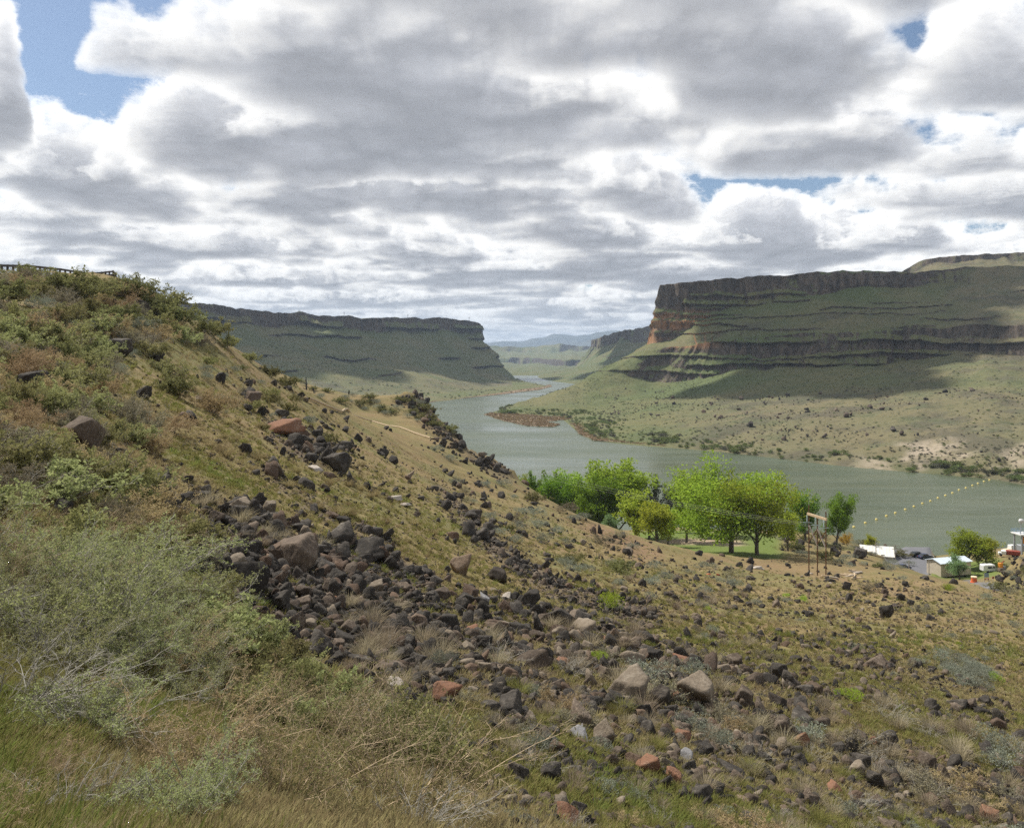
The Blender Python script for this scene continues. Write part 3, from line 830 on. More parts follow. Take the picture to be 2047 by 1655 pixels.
red = np.maximum(red, 0.5 * sstep(fbm(GX / 6, GY / 6, None, 121, 3), 0.55, 0.7))
def smear(a, k=3):
    a = a.astype(float).copy()
    for _ in range(k):
        a[1:-1, 1:-1] = (a[1:-1, 1:-1] * 2 + a[:-2, 1:-1] + a[2:, 1:-1] + a[1:-1, :-2] + a[1:-1, 2:]) / 6
    return a
attr_np(me, 'redsoil', smear(red))
attr_np(me, 'lawn', smear(np.maximum(soft(inpoly(gpx, gpy + wob * .1, lawn_poly) & (GY > 165) & (GY < 262)), soft(inpoly(gpx, gpy, [(1862, 1128), (2000, 1118), (2000, 1150), (1950, 1158), (1862, 1156)]) & (GY > 200)))))
attr_np(me, 'asphalt', np.maximum(soft(park | (inpoly(gpx, gpy, [(-100, 538), (120, 546), (115, 554), (40, 547), (-100, 546)]) & (GY > 104))), soft(inpoly(gpx, gpy, [(1925, 1158), (1985, 1166), (2020, 1185), (1990, 1190), (1960, 1172)]) & (GY > 165))))
trk = soft(inpoly(gpx + wob * .2, gpy, [(1310, 1080), (1400, 1076), (1440, 1080), (1455, 1090), (1400, 1088), (1320, 1087)]) & (GY > 180))
trk = np.maximum(trk, soft(inpoly(gpx, gpy, [(1415, 1055), (1450, 1058), (1490, 1090), (1460, 1092), (1435, 1070)]) & (GY > 180)))
attr_np(me, 'track', smear(trk, 2))
SCREE = [
 ([(350, 1075), (430, 1040), (560, 1070), (760, 1090), (880, 1160), (890, 1420), (760, 1430), (620, 1330), (470, 1200)], 1.0),
 ([(255, 955), (330, 950), (480, 1010), (640, 1070), (600, 1090), (400, 1050), (300, 1010)], 0.6),
 ([(530, 830), (600, 860), (700, 900), (680, 945), (560, 905)], 0.7),
 ([(480, 900), (620, 990), (800, 1090), (780, 1110), (600, 1020)], 0.5),
 ([(855, 955), (900, 985), (1010, 1090), (1130, 1170), (1320, 1215), (1300, 1260), (1090, 1190), (960, 1090)], 0.9),
 ([(880, 1170), (1060, 1190), (1300, 1270), (1480, 1330), (1700, 1400), (1600, 1520), (1300, 1440), (1050, 1420), (900, 1380)], 0.60),
 ([(900, 1500), (1050, 1480), (1250, 1560), (1250, 1655), (930, 1655)], 0.6),
 ([(800, 800), (868, 798), (930, 885), (1030, 945), (1010, 962), (930, 915), (870, 870), (840, 830)], 0.55),
 ([(1600, 1480), (1900, 1500), (2047, 1560), (2047, 1620), (1750, 1560)], 0.75)]
scree = np.zeros(GX.shape)
for poly, s in SCREE:
    scree = np.maximum(scree, s * inpoly(gpx + wob, gpy + wob * .6, poly))
for k in range(2):      # soften
    scree[1:-1, 1:-1] = (scree[1:-1, 1:-1] * 2 + scree[:-2, 1:-1] + scree[2:, 1:-1] + scree[1:-1, :-2] + scree[1:-1, 2:]) / 6
attr_np(me, 'scree', scree)
tag(link('ground', me), 'dry grass hillside falling away to the river flat', kind='structure')

# ================================================================== unseen clouds added to shade the mesas, and the air
def m_shade_cloud(g, b):
    b.inputs['Base Color'].default_value = (0.9, 0.9, 0.9, 1)
    b.inputs['Roughness'].default_value = 1.0
mat('shade_cloud_white', m_shade_cloud)
def ico(sub):
    bm = bmesh.new()
    bmesh.ops.create_icosphere(bm, subdivisions=sub, radius=1.0)
    v = np.array([q.co[:] for q in bm.verts]); f = np.array([[q.index for q in p.verts] for p in bm.faces])
    bm.free()
    return v, f
def over(poly, height, r0, r1, n, seed, label):  # heap added out of view, its outline shaped from the shadow wanted below
    """a heap of cumulus whose shadow falls on the given places"""
    rs = np.random.default_rng(seed)
    pts = [P(*q) for q in poly]
    sd = np.array(SUN_DIR)
    top = np.array([q + sd * (height - q[2]) / sd[2] for q in pts])[:, :2]
    lo, hi = top.min(0), top.max(0)
    V0, F0 = ico(2)
    vs, fs = [], []
    k = 0
    tries = 0
    while k < n and tries < 20000:
        tries += 1
        c = lo + (hi - lo) * rs.random(2)
        r = r0 + (r1 - r0) * rs.random()
        if not inpoly(np.array([c[0]]), np.array([c[1]]), top)[0]: continue
        nz = fbm(V0[:, 0] * 1.7 + k, V0[:, 1] * 1.7, V0[:, 2] * 1.7, seed, 3) - 0.5
        v = V0 * (1 + 0.5 * nz)[:, None] * np.array((r, r, r * 0.7))
        v[:, 2] = np.maximum(v[:, 2], -r * 0.22)
        fs.append(F0 + k * len(V0)); vs.append(v + np.array((c[0], c[1], height + rs.random() * r * 0.6)))
        k += 1
    me = mesh_np('cloud', np.concatenate(vs), np.concatenate(fs), [MATS['shade_cloud_white']], smooth=True)
    return tag(link('cloud', me), label, kind='stuff')
over([(1452, 548, 1150), (1600, 530, 1150), (1800, 520, 1120), (1985, 525, 1080), (1975, 560, 1030), (1905, 640, 880), (1800, 660, 900), (1780, 720, 850), (1740, 770, 690),
      (1600, 782, 760), (1450, 800, 860), (1420, 790, 900), (1500, 745, 980), (1560, 700, 990), (1400, 690, 1100), (1420, 640, 1120), (1500, 600, 1120)],
     1750, 26, 60, 170, 5, 'unseen cumulus heap added to shade the right hand mesa')
over([(300, 590, 1650), (640, 610, 2050), (920, 620, 2420), (1010, 640, 2500), (1035, 750, 2150), (960, 752, 1950), (850, 735, 1750), (760, 725, 1720), (640, 735, 1450), (500, 745, 1350), (300, 760, 1200)],
     2300, 55, 115, 62, 6, 'unseen cumulus heap added to shade the left hand mesa')
over([(1200, 640, 3600), (1340, 620, 2800), (1330, 690, 2650), (1230, 715, 2850), (1190, 760, 2000), (1250, 762, 1900), (1290, 730, 2350), (1215, 700, 3300)],
     2700, 60, 110, 60, 7, 'unseen cumulus heap added to shade the far mesa')

haze_mat = bpy.data.materials.new('haze_air')
haze_mat.use_nodes = True
_nt = haze_mat.node_tree; _nt.nodes.clear()
_g = NG(_nt)
_v = _g.node('ShaderNodeVolumePrincipled')
_v.inputs['Color'].default_value = (0.62, 0.78, 1.0, 1)
_v.inputs['Density'].default_value = 6.5e-5
_v.inputs['Anisotropy'].default_value = 0.1
_o = _g.node('ShaderNodeOutputMaterial')
_nt.links.new(_v.outputs[0], _o.inputs['Volume'])
hx0, hx1, hy0, hy1, hz0, hz1 = -9000, 16000, -400, 19500, -12, 640
hv = [(x, y, z) for z in (hz0, hz1) for y in (hy0, hy1) for x in (hx0, hx1)]
tag(link('haze', mesh_np('haze', hv, [(0, 2, 3, 1), (4, 5, 7, 6), (0, 1, 5, 4), (2, 6, 7, 3), (0, 4, 6, 2), (1, 3, 7, 5)], [haze_mat])), 'thin blue haze filling the canyon', kind='stuff')

# ================================================================== materials for plants, rocks and built things
def leaf_mat(name, c0, c1, trans=0.35, spread=0.10):
    m = bpy.data.materials.new(name); m.use_nodes = True
    nt = m.node_tree; nt.nodes.clear(); g = NG(nt)
    oi = g.node('ShaderNodeObjectInfo')
    geo = g.node('ShaderNodeNewGeometry')
    n = g.noise(geo.outputs['Position'], 2.3, 3, 0.6)
    f = g.m('ADD', g.m('MULTIPLY', geo.outputs['Random Per Island'], 0.55), g.m('MULTIPLY', n, 0.45))
    c = g.mix(f, c0, c1)
    c = g.hsv(c, g.m('MULTIPLY_ADD', oi.outputs['Random'], spread * 0.35, 0.5 - spread * 0.175), 1.0,
              g.m('MULTIPLY_ADD', oi.outputs['Random'], spread * 4, 1 - spread * 2))
    d = g.node('ShaderNodeBsdfDiffuse'); t = g.node('ShaderNodeBsdfTranslucent'); mx = g.node('ShaderNodeMixShader')
    g.put(d.inputs[0], c); g.put(t.inputs[0], c)
    mx.inputs[0].default_value = trans
    nt.links.new(d.outputs[0], mx.inputs[1]); nt.links.new(t.outputs[0], mx.inputs[2])
    o = g.node('ShaderNodeOutputMaterial'); nt.links.new(mx.outputs[0], o.inputs[0])
    MATS[name] = m
    return m
leaf_mat('leaf_saltbush', (0.235, 0.262, 0.100), (0.430, 0.440, 0.200), 0.4)
leaf_mat('leaf_rabbitbrush', (0.195, 0.198, 0.078), (0.335, 0.315, 0.135), 0.35)
leaf_mat('leaf_olive', (0.145, 0.155, 0.060), (0.270, 0.260, 0.110), 0.35)
leaf_mat('leaf_sage', (0.175, 0.195, 0.145), (0.300, 0.310, 0.240), 0.2)
leaf_mat('leaf_dry', (0.290, 0.215, 0.110), (0.480, 0.380, 0.210), 0.35)
leaf_mat('leaf_greybrown', (0.180, 0.160, 0.100), (0.310, 0.275, 0.180), 0.3)
leaf_mat('leaf_cottonwood', (0.190, 0.290, 0.026), (0.390, 0.490, 0.070), 0.5)
leaf_mat('leaf_cottonwood_deep', (0.110, 0.225, 0.022), (0.250, 0.380, 0.048), 0.5)
leaf_mat('leaf_yellowing', (0.260, 0.310, 0.030), (0.430, 0.460, 0.065), 0.5)
leaf_mat('leaf_willow', (0.420, 0.270, 0.035), (0.520, 0.360, 0.060), 0.4)
leaf_mat('leaf_silver', (0.150, 0.240, 0.090), (0.260, 0.340, 0.160), 0.4)
leaf_mat('leaf_juniper', (0.030, 0.045, 0.022), (0.065, 0.085, 0.035), 0.2)
leaf_mat('grass_gold', (0.245, 0.200, 0.095), (0.380, 0.315, 0.165), 0.4)
leaf_mat('grass_olive', (0.150, 0.155, 0.045), (0.285, 0.255, 0.095), 0.4)
leaf_mat('grass_green', (0.130, 0.160, 0.035), (0.230, 0.250, 0.075), 0.45)
leaf_mat('grass_pale', (0.250, 0.205, 0.135), (0.400, 0.335, 0.235), 0.35)
def plain(name, c0, c1=None, rough=0.85, scale=3.0, spec=0.25, metal=0.0, bump=0.0):
    def fn(g, b):
        tc = g.node('ShaderNodeTexCoord').outputs['Object']
        n = g.noise(tc, scale, 4, 0.65)
        g.put(b.inputs['Base Color'], g.mix(g.step(n, 0.3, 0.7), c0, c1 or tuple(x * 0.8 for x in c0)))
        b.inputs['Roughness'].default_value = rough
        b.inputs['Specular IOR Level'].default_value = spec
        b.inputs['Metallic'].default_value = metal
        if bump: g.put(b.inputs['Normal'], g.bump(n, bump, 0.05))
    return mat(name, fn)
plain('twig_grey', (0.400, 0.375, 0.320), (0.235, 0.215, 0.175), scale=9)
plain('twig_tan', (0.520, 0.410, 0.270), (0.340, 0.250, 0.155), scale=9)
plain('twig_dark', (0.120, 0.095, 0.070), (0.075, 0.058, 0.045), scale=9)
plain('bark', (0.150, 0.125, 0.095), (0.085, 0.068, 0.052), scale=5)
plain('charred', (0.035, 0.032, 0.030), (0.060, 0.055, 0.050))
def rock_mat(name, c0, c1, top, spread=0.3):
    def fn(g, b):
        oi = g.node('ShaderNodeObjectInfo')
        tc = g.node('ShaderNodeTexCoord').outputs['Object']
        off = g.vm('ADD', tc, g.vm('SCALE', (37.0, 11.0, 23.0), scale=oi.outputs['Random']))
        n1 = g.noise(off, 1.7, 5, 0.7); n2 = g.noise(off, 9.0, 4, 0.7)
        c = g.mix(g.step(g.m('ADD', g.m('MULTIPLY', n1, 0.6), g.m('MULTIPLY', n2, 0.4)), 0.36, 0.64), c0, c1)
        c = g.mix(g.m('MULTIPLY', g.step(n1, 0.52, 0.68), g.m('MULTIPLY', g.step(n2, 0.40, 0.6), 0.8)), c, top)
        r2 = g.m('FRACT', g.m('MULTIPLY', oi.outputs['Random'], 7.31))
        c = g.mix(g.m('MULTIPLY', g.step(r2, 0.82, 0.97), 0.40), c, (0.175, 0.105, 0.065))
        c = g.hsv(c, 0.5, 1.0, g.m('MULTIPLY_ADD', oi.outputs['Random'], spread * 2, 1 - spread))
        g.put(b.inputs['Base Color'], c)
        b.inputs['Roughness'].default_value = 0.9
        b.inputs['Specular IOR Level'].default_value = 0.15
        g.put(b.inputs['Normal'], g.bump(g.m('ADD', n1, g.m('MULTIPLY', n2, 0.5)), 0.6, 0.12))
    return mat(name, fn)
rock_mat('basalt', (0.034, 0.030, 0.026), (0.072, 0.063, 0.053), (0.165, 0.145, 0.118))
rock_mat('basalt_brown', (0.075, 0.058, 0.045), (0.140, 0.108, 0.080), (0.225, 0.188, 0.145))
rock_mat('basalt_tan', (0.150, 0.120, 0.088), (0.225, 0.185, 0.138), (0.300, 0.260, 0.205), 0.15)
rock_mat('rock_rust', (0.235, 0.122, 0.072), (0.165, 0.090, 0.060), (0.290, 0.190, 0.130), 0.15)
rock_mat('rock_pale', (0.430, 0.385, 0.330), (0.320, 0.280, 0.235), (0.520, 0.480, 0.430), 0.10)
rock_mat('rock_slate', (0.230, 0.225, 0.225), (0.160, 0.155, 0.155), (0.400, 0.390, 0.380), 0.15)

# ================================================================== rocks
def rock_mesh(seed, sub=3, flat=1.0, rough=0.04, planes=5, name='rock'):
    rs = np.random.default_rng(seed)
    V, Fc = ico(sub)
    # six joint faces and a few broken corners, as basalt splits
    box = np.array([(1, 0, 0), (-1, 0, 0), (0, 1, 0), (0, -1, 0), (0, 0, 1), (0, 0, -1)]) + rs.normal(size=(6, 3)) * 0.26
    box /= np.linalg.norm(box, axis=1)[:, None]
    cut = rs.choice((-1.0, 1.0), size=(planes, 3)) * (0.45 + 0.55 * rs.random((planes, 3))); cut /= np.linalg.norm(cut, axis=1)[:, None]
    nrm = np.concatenate([cut, box])
    bd = np.array((1.0, 1.0, 0.8, 0.8, 0.75, 0.75)) * (0.72 + 0.36 * rs.random(6))
    dd = np.concatenate([0.66 + 0.30 * rs.random(planes), bd])
    dot = V @ nrm.T
    r = np.where(dot > 0.05, dd / np.maximum(dot, 0.05), 9.0)
    r = r.min(1)
    v = V * r[:, None]
    n = fbm(V[:, 0] * 3.4 + seed, V[:, 1] * 3.4, V[:, 2] * 3.4, seed, 5, 0.68) - 0.5
    v *= (1 + n * rough * 4)[:, None]
    v *= np.array((1.0, 0.85 + 0.25 * rs.random(), flat * (0.75 + 0.3 * rs.random())))
    ext = (v[:, 0].max() - v[:, 0].min())
    v /= ext                                       # one unit wide
    v[:, 2] -= v[:, 2].min() + 0.14 * (v[:, 2].max() - v[:, 2].min())     # sits a little in the ground
    return mesh_np(name, v, Fc, [], smooth=False)
ROCK_BIG = [rock_mesh(200 + i, 4, 1.1, 0.05) for i in range(10)]
ROCK_SLAB = [rock_mesh(240 + i, 4, 0.6, 0.05) for i in range(4)]
ROCK_SMALL = [rock_mesh(280 + i, 3, 1.05, 0.05) for i in range(8)]
ROCK_CACHE = {}
def rock_with(me, mname):
    k = (me.name, mname)
    if k not in ROCK_CACHE:
        c = me.copy(); c.materials.clear(); c.materials.append(MATS[mname]); ROCK_CACHE[k] = c
    return ROCK_CACHE[k]

# ================================================================== plants
class Plant:
    """tubes and leaf faces gathered in arrays"""
    def __init__(self):
        self.tv, self.tf, self.tn = [], [], 0
        self.lv, self.lf, self.ln = [], [], 0
    def tube(self, pts, r0, r1, sides=3):
        pts = np.asarray(pts, float); k = len(pts)
        d = np.gradient(pts, axis=0); d /= np.linalg.norm(d, axis=1)[:, None] + 1e-9
        ref = np.where(np.abs(d[:, 2:3]) > 0.9, np.array([[1.0, 0, 0]]), np.array([[0, 0, 1.0]]))
        a = np.cross(d, ref); a /= np.linalg.norm(a, axis=1)[:, None] + 1e-9
        b = np.cross(d, a)
        rr = np.linspace(r0, r1, k)[:, None]
        th = np.arange(sides) * 2 * math.pi / sides
        ring = pts[:, None, :] + rr[:, None, :] * (np.cos(th)[None, :, None] * a[:, None, :] + np.sin(th)[None, :, None] * b[:, None, :])
        i = np.arange(k - 1)[:, None] * sides + np.arange(sides)[None, :]
        j = np.arange(k - 1)[:, None] * sides + (np.arange(sides)[None, :] + 1) % sides
        f = np.stack([i, j, j + sides, i + sides], -1).reshape(-1, 4)
        self.tv.append(ring.reshape(-1, 3)); self.tf.append(f + self.tn); self.tn += k * sides
    def leaves(self, pos, size, rs, aspect=0.45, up=0.3, dirs=None, jitter=0.3):
        pos = np.asarray(pos, float); n = len(pos)
        if n == 0: return
        a = rs.normal(size=(n, 3)) if dirs is None else dirs + rs.normal(size=(n, 3)) * jitter
        a[:, 2] += up
        a /= np.linalg.norm(a, axis=1)[:, None]
        b = np.cross(a, rs.normal(size=(n, 3))); b /= np.linalg.norm(b, axis=1)[:, None] + 1e-9
        s = size * (0.6 + 0.8 * rs.random(n))[:, None]
        w = s * aspect
        q = np.stack([pos, pos + a * s * 0.5 + b * w * 0.5, pos + a * s, pos + a * s * 0.5 - b * w * 0.5], 1)
        self.lv.append(q.reshape(-1, 3)); self.lf.append(np.arange(n * 4).reshape(n, 4) + self.ln); self.ln += n * 4
    def meshes(self, mt, ml, n1='branches', n2='foliage'):
        a = mesh_np(n1, np.concatenate(self.tv), np.concatenate(self.tf), [MATS[mt]]) if self.tv else None
        b = mesh_np(n2, np.concatenate(self.lv), np.concatenate(self.lf), [MATS[ml]]) if self.lv else None
        return a, b
def wander(p, d, length, n, rs, bend=0.25, lift=0.0):
    pts = [np.array(p, float)]; d = np.array(d, float); d /= np.linalg.norm(d)
    for i in range(n):
        d = d + rs.normal(size=3) * bend + np.array((0, 0, lift)); d /= np.linalg.norm(d)
        pts.append(pts[-1] + d * length / n)
    return np.array(pts), d
def bush(seed, h=1.0, r=0.7, stems=16, twigs=7, sub=4, leafs=6, lsize=0.03, lasp=0.45, rad=0.008, spread=1.0, bare=0.25, droop=0.0, sides=3, up=0.3):
    rs = np.random.default_rng(seed)
    pl = Plant()
    for s in range(stems):
        az = rs.random() * 2 * math.pi; tl = (rs.random() ** 0.7) * spread
        d = np.array((math.cos(az) * tl, math.sin(az) * tl, 1.0 - 0.45 * tl))
        ln = h * (0.75 + 0.4 * rs.random()) * (0.85 + 0.35 * tl * r)
        p0 = np.array((math.cos(az), math.sin(az), 0)) * r * 0.18 * rs.random()
        pts, _ = wander(p0, d, ln, 5, rs, 0.16, 0.02 - droop)
        pl.tube(pts, rad * (0.8 + 0.5 * rs.random()), rad * 0.35, sides)
        for t in range(twigs):
            f = bare + (1 - bare) * (t + rs.random()) / twigs
            i = min(int(f * 5), 4); q = pts[i] + (pts[i + 1] - pts[i]) * (f * 5 - i)
            d2 = (pts[i + 1] - pts[i]); d2 = d2 / np.linalg.norm(d2) + rs.normal(size=3) * 0.65
            l2 = ln * (0.20 + 0.22 * rs.random()) * (1.1 - 0.4 * f)
            tw, _ = wander(q, d2, l2, 3, rs, 0.25, 0.03 - droop)
            pl.tube(tw, rad * 0.42, rad * 0.18, sides)
            pos, drs = [], []
            for u in range(sub):
                g_ = rs.random(); k = min(int(g_ * 3), 2); qq = tw[k] + (tw[k + 1] - tw[k]) * (g_ * 3 - k)
                dd = tw[k + 1] - tw[k]; dd = dd / np.linalg.norm(dd) + rs.normal(size=3) * 0.7
                l3 = l2 * (0.3 + 0.3 * rs.random())
                sb, _ = wander(qq, dd, l3, 2, rs, 0.2, 0.02)
                pl.tube(sb, rad * 0.24, rad * 0.12, sides)
                if leafs:
                    tt = rs.random(leafs)[:, None]
                    pos.append(sb[0] * (1 - tt) + sb[2] * tt + rs.normal(size=(leafs, 3)) * lsize * 0.3)
            if leafs and pos:
                pl.leaves(np.concatenate(pos), lsize, rs, lasp, up)
    return pl
def clump(seed, h, r, n, lsize, lasp=0.5, lobes=7, stems=9, up=0.5, rad=0.012):
    """a shrub seen from afar: short stems and lobes of small leaf sprays"""
    rs = np.random.default_rng(seed)
    pl = Plant()
    cs_ = []
    for i in range(lobes):
        az = rs.random() * 6.283; q = r * math.sqrt(rs.random()) * 0.75
        cs_.append((math.cos(az) * q, math.sin(az) * q, h * (0.35 + 0.4 * rs.random()), r * (0.28 + 0.22 * rs.random())))
    for i in range(stems):
        c = cs_[i % lobes]
        pts, _ = wander((c[0] * 0.15, c[1] * 0.15, 0), np.array(c[:3]), np.linalg.norm(c[:3]) * 1.05, 3, rs, 0.12)
        pl.tube(pts, rad, rad * 0.3)
    per = n // lobes
    for c in cs_:
        v = rs.normal(size=(per, 3)); v /= np.linalg.norm(v, axis=1)[:, None]
        rr = c[3] * (0.55 + 0.5 * rs.random(per) ** 0.5)
        pos = np.array(c[:3]) + v * rr[:, None] * np.array((1, 1, h / r * 0.75))
        pos[:, 2] = np.maximum(pos[:, 2], 0.02 + 0.05 * rs.random(per))
        pl.leaves(pos, lsize, rs, lasp, up, dirs=v * 0.9, jitter=0.5)
    return pl
def tuft(seed, h, r, n, width=0.006, lean=0.6, bend=0.5):
    """a tussock: blades from one foot"""
    rs = np.random.default_rng(seed)
    v = []; f = []
    for i in range(n):
        az = rs.random() * 6.283; tl = lean * rs.random() ** 0.7
        p = np.array((math.cos(az), math.sin(az), 0)) * r * rs.random() * 0.35
        d = np.array((math.cos(az) * tl, math.sin(az) * tl, 1.0)); d /= np.linalg.norm(d)
        ln = h * (0.55 + 0.55 * rs.random())
        m = p + d * ln * 0.55
        e = m + (d + np.array((math.cos(az), math.sin(az), -0.4)) * bend * rs.random()) * ln * 0.45
        a2 = az + 1.57 + rs.normal() * 0.6
        s = np.array((math.cos(a2), math.sin(a2), 0)) * width * (0.7 + 0.6 * rs.random())
        k = len(v)
        v += [p - s, p + s, m - s * 0.7, m + s * 0.7, e]
        f += [(k, k + 1, k + 3), (k, k + 3, k + 2), (k + 2, k + 3, k + 4)]
    return np.array(v), np.array(f)

# prototypes: (branches mesh, foliage mesh)
PR = {}
PR['saltbush_near'] = [bush(300 + i, 1.0, 0.8, 22, 9, 6, 7, 0.028, 0.5, 0.009).meshes('twig_grey', 'leaf_saltbush') for i in range(2)]
PR['brush_near'] = [bush(310 + i, 0.9, 0.9, 22, 8, 6, 5, 0.021, 0.5, 0.006, 1.1, 0.15, 0.01).meshes('twig_tan', 'leaf_olive' if i else 'leaf_dry') for i in range(3)]
PR['dead_near'] = [bush(320 + i, 0.8, 0.9, 20, 8, 6, 0, 0.02, 0.5, 0.0075, 1.3, 0.1, 0.03).meshes('twig_grey', 'leaf_dry') for i in range(2)]
PR['rabbit_mid'] = [bush(330 + i, 0.95, 0.75, 17, 7, 4, 7, 0.085, 0.42, 0.011, 0.95).meshes('twig_grey', 'leaf_rabbitbrush') for i in range(3)]
PR['olive_mid'] = [bush(340 + i, 0.95, 0.8, 17, 7, 4, 7, 0.085, 0.42, 0.011, 1.0).meshes('twig_dark', 'leaf_olive') for i in range(3)]
PR['salt_mid'] = [bush(345 + i, 0.95, 0.8, 17, 7, 4, 7, 0.080, 0.45, 0.011, 1.0).meshes('twig_grey', 'leaf_saltbush') for i in range(2)]
PR['grey_mid'] = [bush(350 + i, 0.85, 0.85, 18, 7, 4, 4, 0.065, 0.35, 0.011, 1.1).meshes('twig_grey', 'leaf_greybrown') for i in range(3)]
PR['tan_mid'] = [bush(360 + i, 0.85, 0.8, 18, 7, 4, 6, 0.070, 0.30, 0.010, 1.0).meshes('twig_tan', 'leaf_dry') for i in range(2)]
PR['sage_mid'] = [clump(370 + i, 0.75, 0.62, 1500, 0.055, 0.4, 8, 10).meshes('twig_grey', 'leaf_sage') for i in range(3)]
PR['green_mid'] = [clump(380 + i, 0.85, 0.6, 1300, 0.06, 0.45, 7, 9).meshes('twig_grey', 'leaf_cottonwood') for i in range(2)]
for key, mt in (('tuft_pale', 'grass_pale'), ('tuft_gold', 'grass_gold'), ('tuft_olive', 'grass_olive'), ('tuft_green', 'grass_green')):
    lst = []
    for i in range(3):
        v, f = tuft(400 + i, 0.36, 0.26, 240, 0.0035, 1.1, 0.9)
        lst.append(mesh_np('blades', v, f, [MATS[mt]]))
    PR[key] = lst
GT = {}
for key, mt, h in (('gold', 'grass_gold', 0.15), ('olive', 'grass_olive', 0.16), ('green', 'grass_green', 0.22)):
    GT[key] = []
    for i in range(3):
        v, f = tuft(430 + i, h, 0.22, 26, 0.006, 0.8, 0.8)
        v[:, :2] *= 1.3
        GT[key].append(mesh_np('grass_tuft', v, f, [MATS[mt]]))

# ------------------------------------------------------------------ scatter of uncountable things
def scatter(name, label, meshes, pos, rot, scl, idx, parent=None):
    src = bpy.data.collections.new(name + '_pieces')
    for i, me in enumerate(meshes):
        o = bpy.data.objects.new('%s_piece_%02d' % (name, i), me); src.objects.link(o)
    me = bpy.data.meshes.new(name)
    pos = np.ascontiguousarray(pos, np.float32)
    me.vertices.add(len(pos)); me.vertices.foreach_set('co', pos.ravel())
    a = me.attributes.new('rot', 'FLOAT_VECTOR', 'POINT'); a.data.foreach_set('vector', np.ascontiguousarray(rot, np.float32).ravel())
    a = me.attributes.new('scl', 'FLOAT_VECTOR', 'POINT'); a.data.foreach_set('vector', np.ascontiguousarray(scl, np.float32).ravel())
    a = me.attributes.new('pick', 'INT', 'POINT'); a.data.foreach_set('value', np.ascontiguousarray(idx, np.int32).ravel())
    o = link(name, me, parent)
    ng = bpy.data.node_groups.new(name + '_scatter', 'GeometryNodeTree')
    ng.interface.new_socket('Geometry', in_out='INPUT', socket_type='NodeSocketGeometry')
    ng.interface.new_socket('Geometry', in_out='OUTPUT', socket_type='NodeSocketGeometry')
    N = ng.nodes.new
    gi = N('NodeGroupInput'); go = N('NodeGroupOutput'); ip = N('GeometryNodeInstanceOnPoints'); ci = N('GeometryNodeCollectionInfo')
    ci.inputs['Collection'].default_value = src; ci.inputs['Separate Children'].default_value = True; ci.inputs['Reset Children'].default_value = True
    def na(n, t):
        q = N('GeometryNodeInputNamedAttribute'); q.data_type = t; q.inputs['Name'].default_value = n
        return q.outputs['Attribute']
    L = ng.links.new
    L(gi.outputs[0], ip.inputs['Points']); L(ci.outputs[0], ip.inputs['Instance']); ip.inputs['Pick Instance'].default_value = True
    L(na('pick', 'INT'), ip.inputs['Instance Index'])
    e2r = N('FunctionNodeEulerToRotation'); L(na('rot', 'FLOAT_VECTOR'), e2r.inputs[0]); L(e2r.outputs[0], ip.inputs['Rotation'])
    L(na('scl', 'FLOAT_VECTOR'), ip.inputs['Scale'])
    L(ip.outputs[0], go.inputs[0])
    md = o.modifiers.new('scatter', 'NODES'); md.node_group = ng
    return tag(o, label, kind='stuff')
def tilt(n, spin, amount=0.6):
    """euler angles that lean towards the ground normal n"""
    out = []
    for q, s in zip(n, spin):
        v = Vector((q[0] * amount, q[1] * amount, 1)).normalized()
        m = Vector((0, 0, 1)).rotation_difference(v).to_matrix() @ Matrix.Rotation(s, 3, 'Z')
        out.append(m.to_euler()[:])
    return np.array(out)

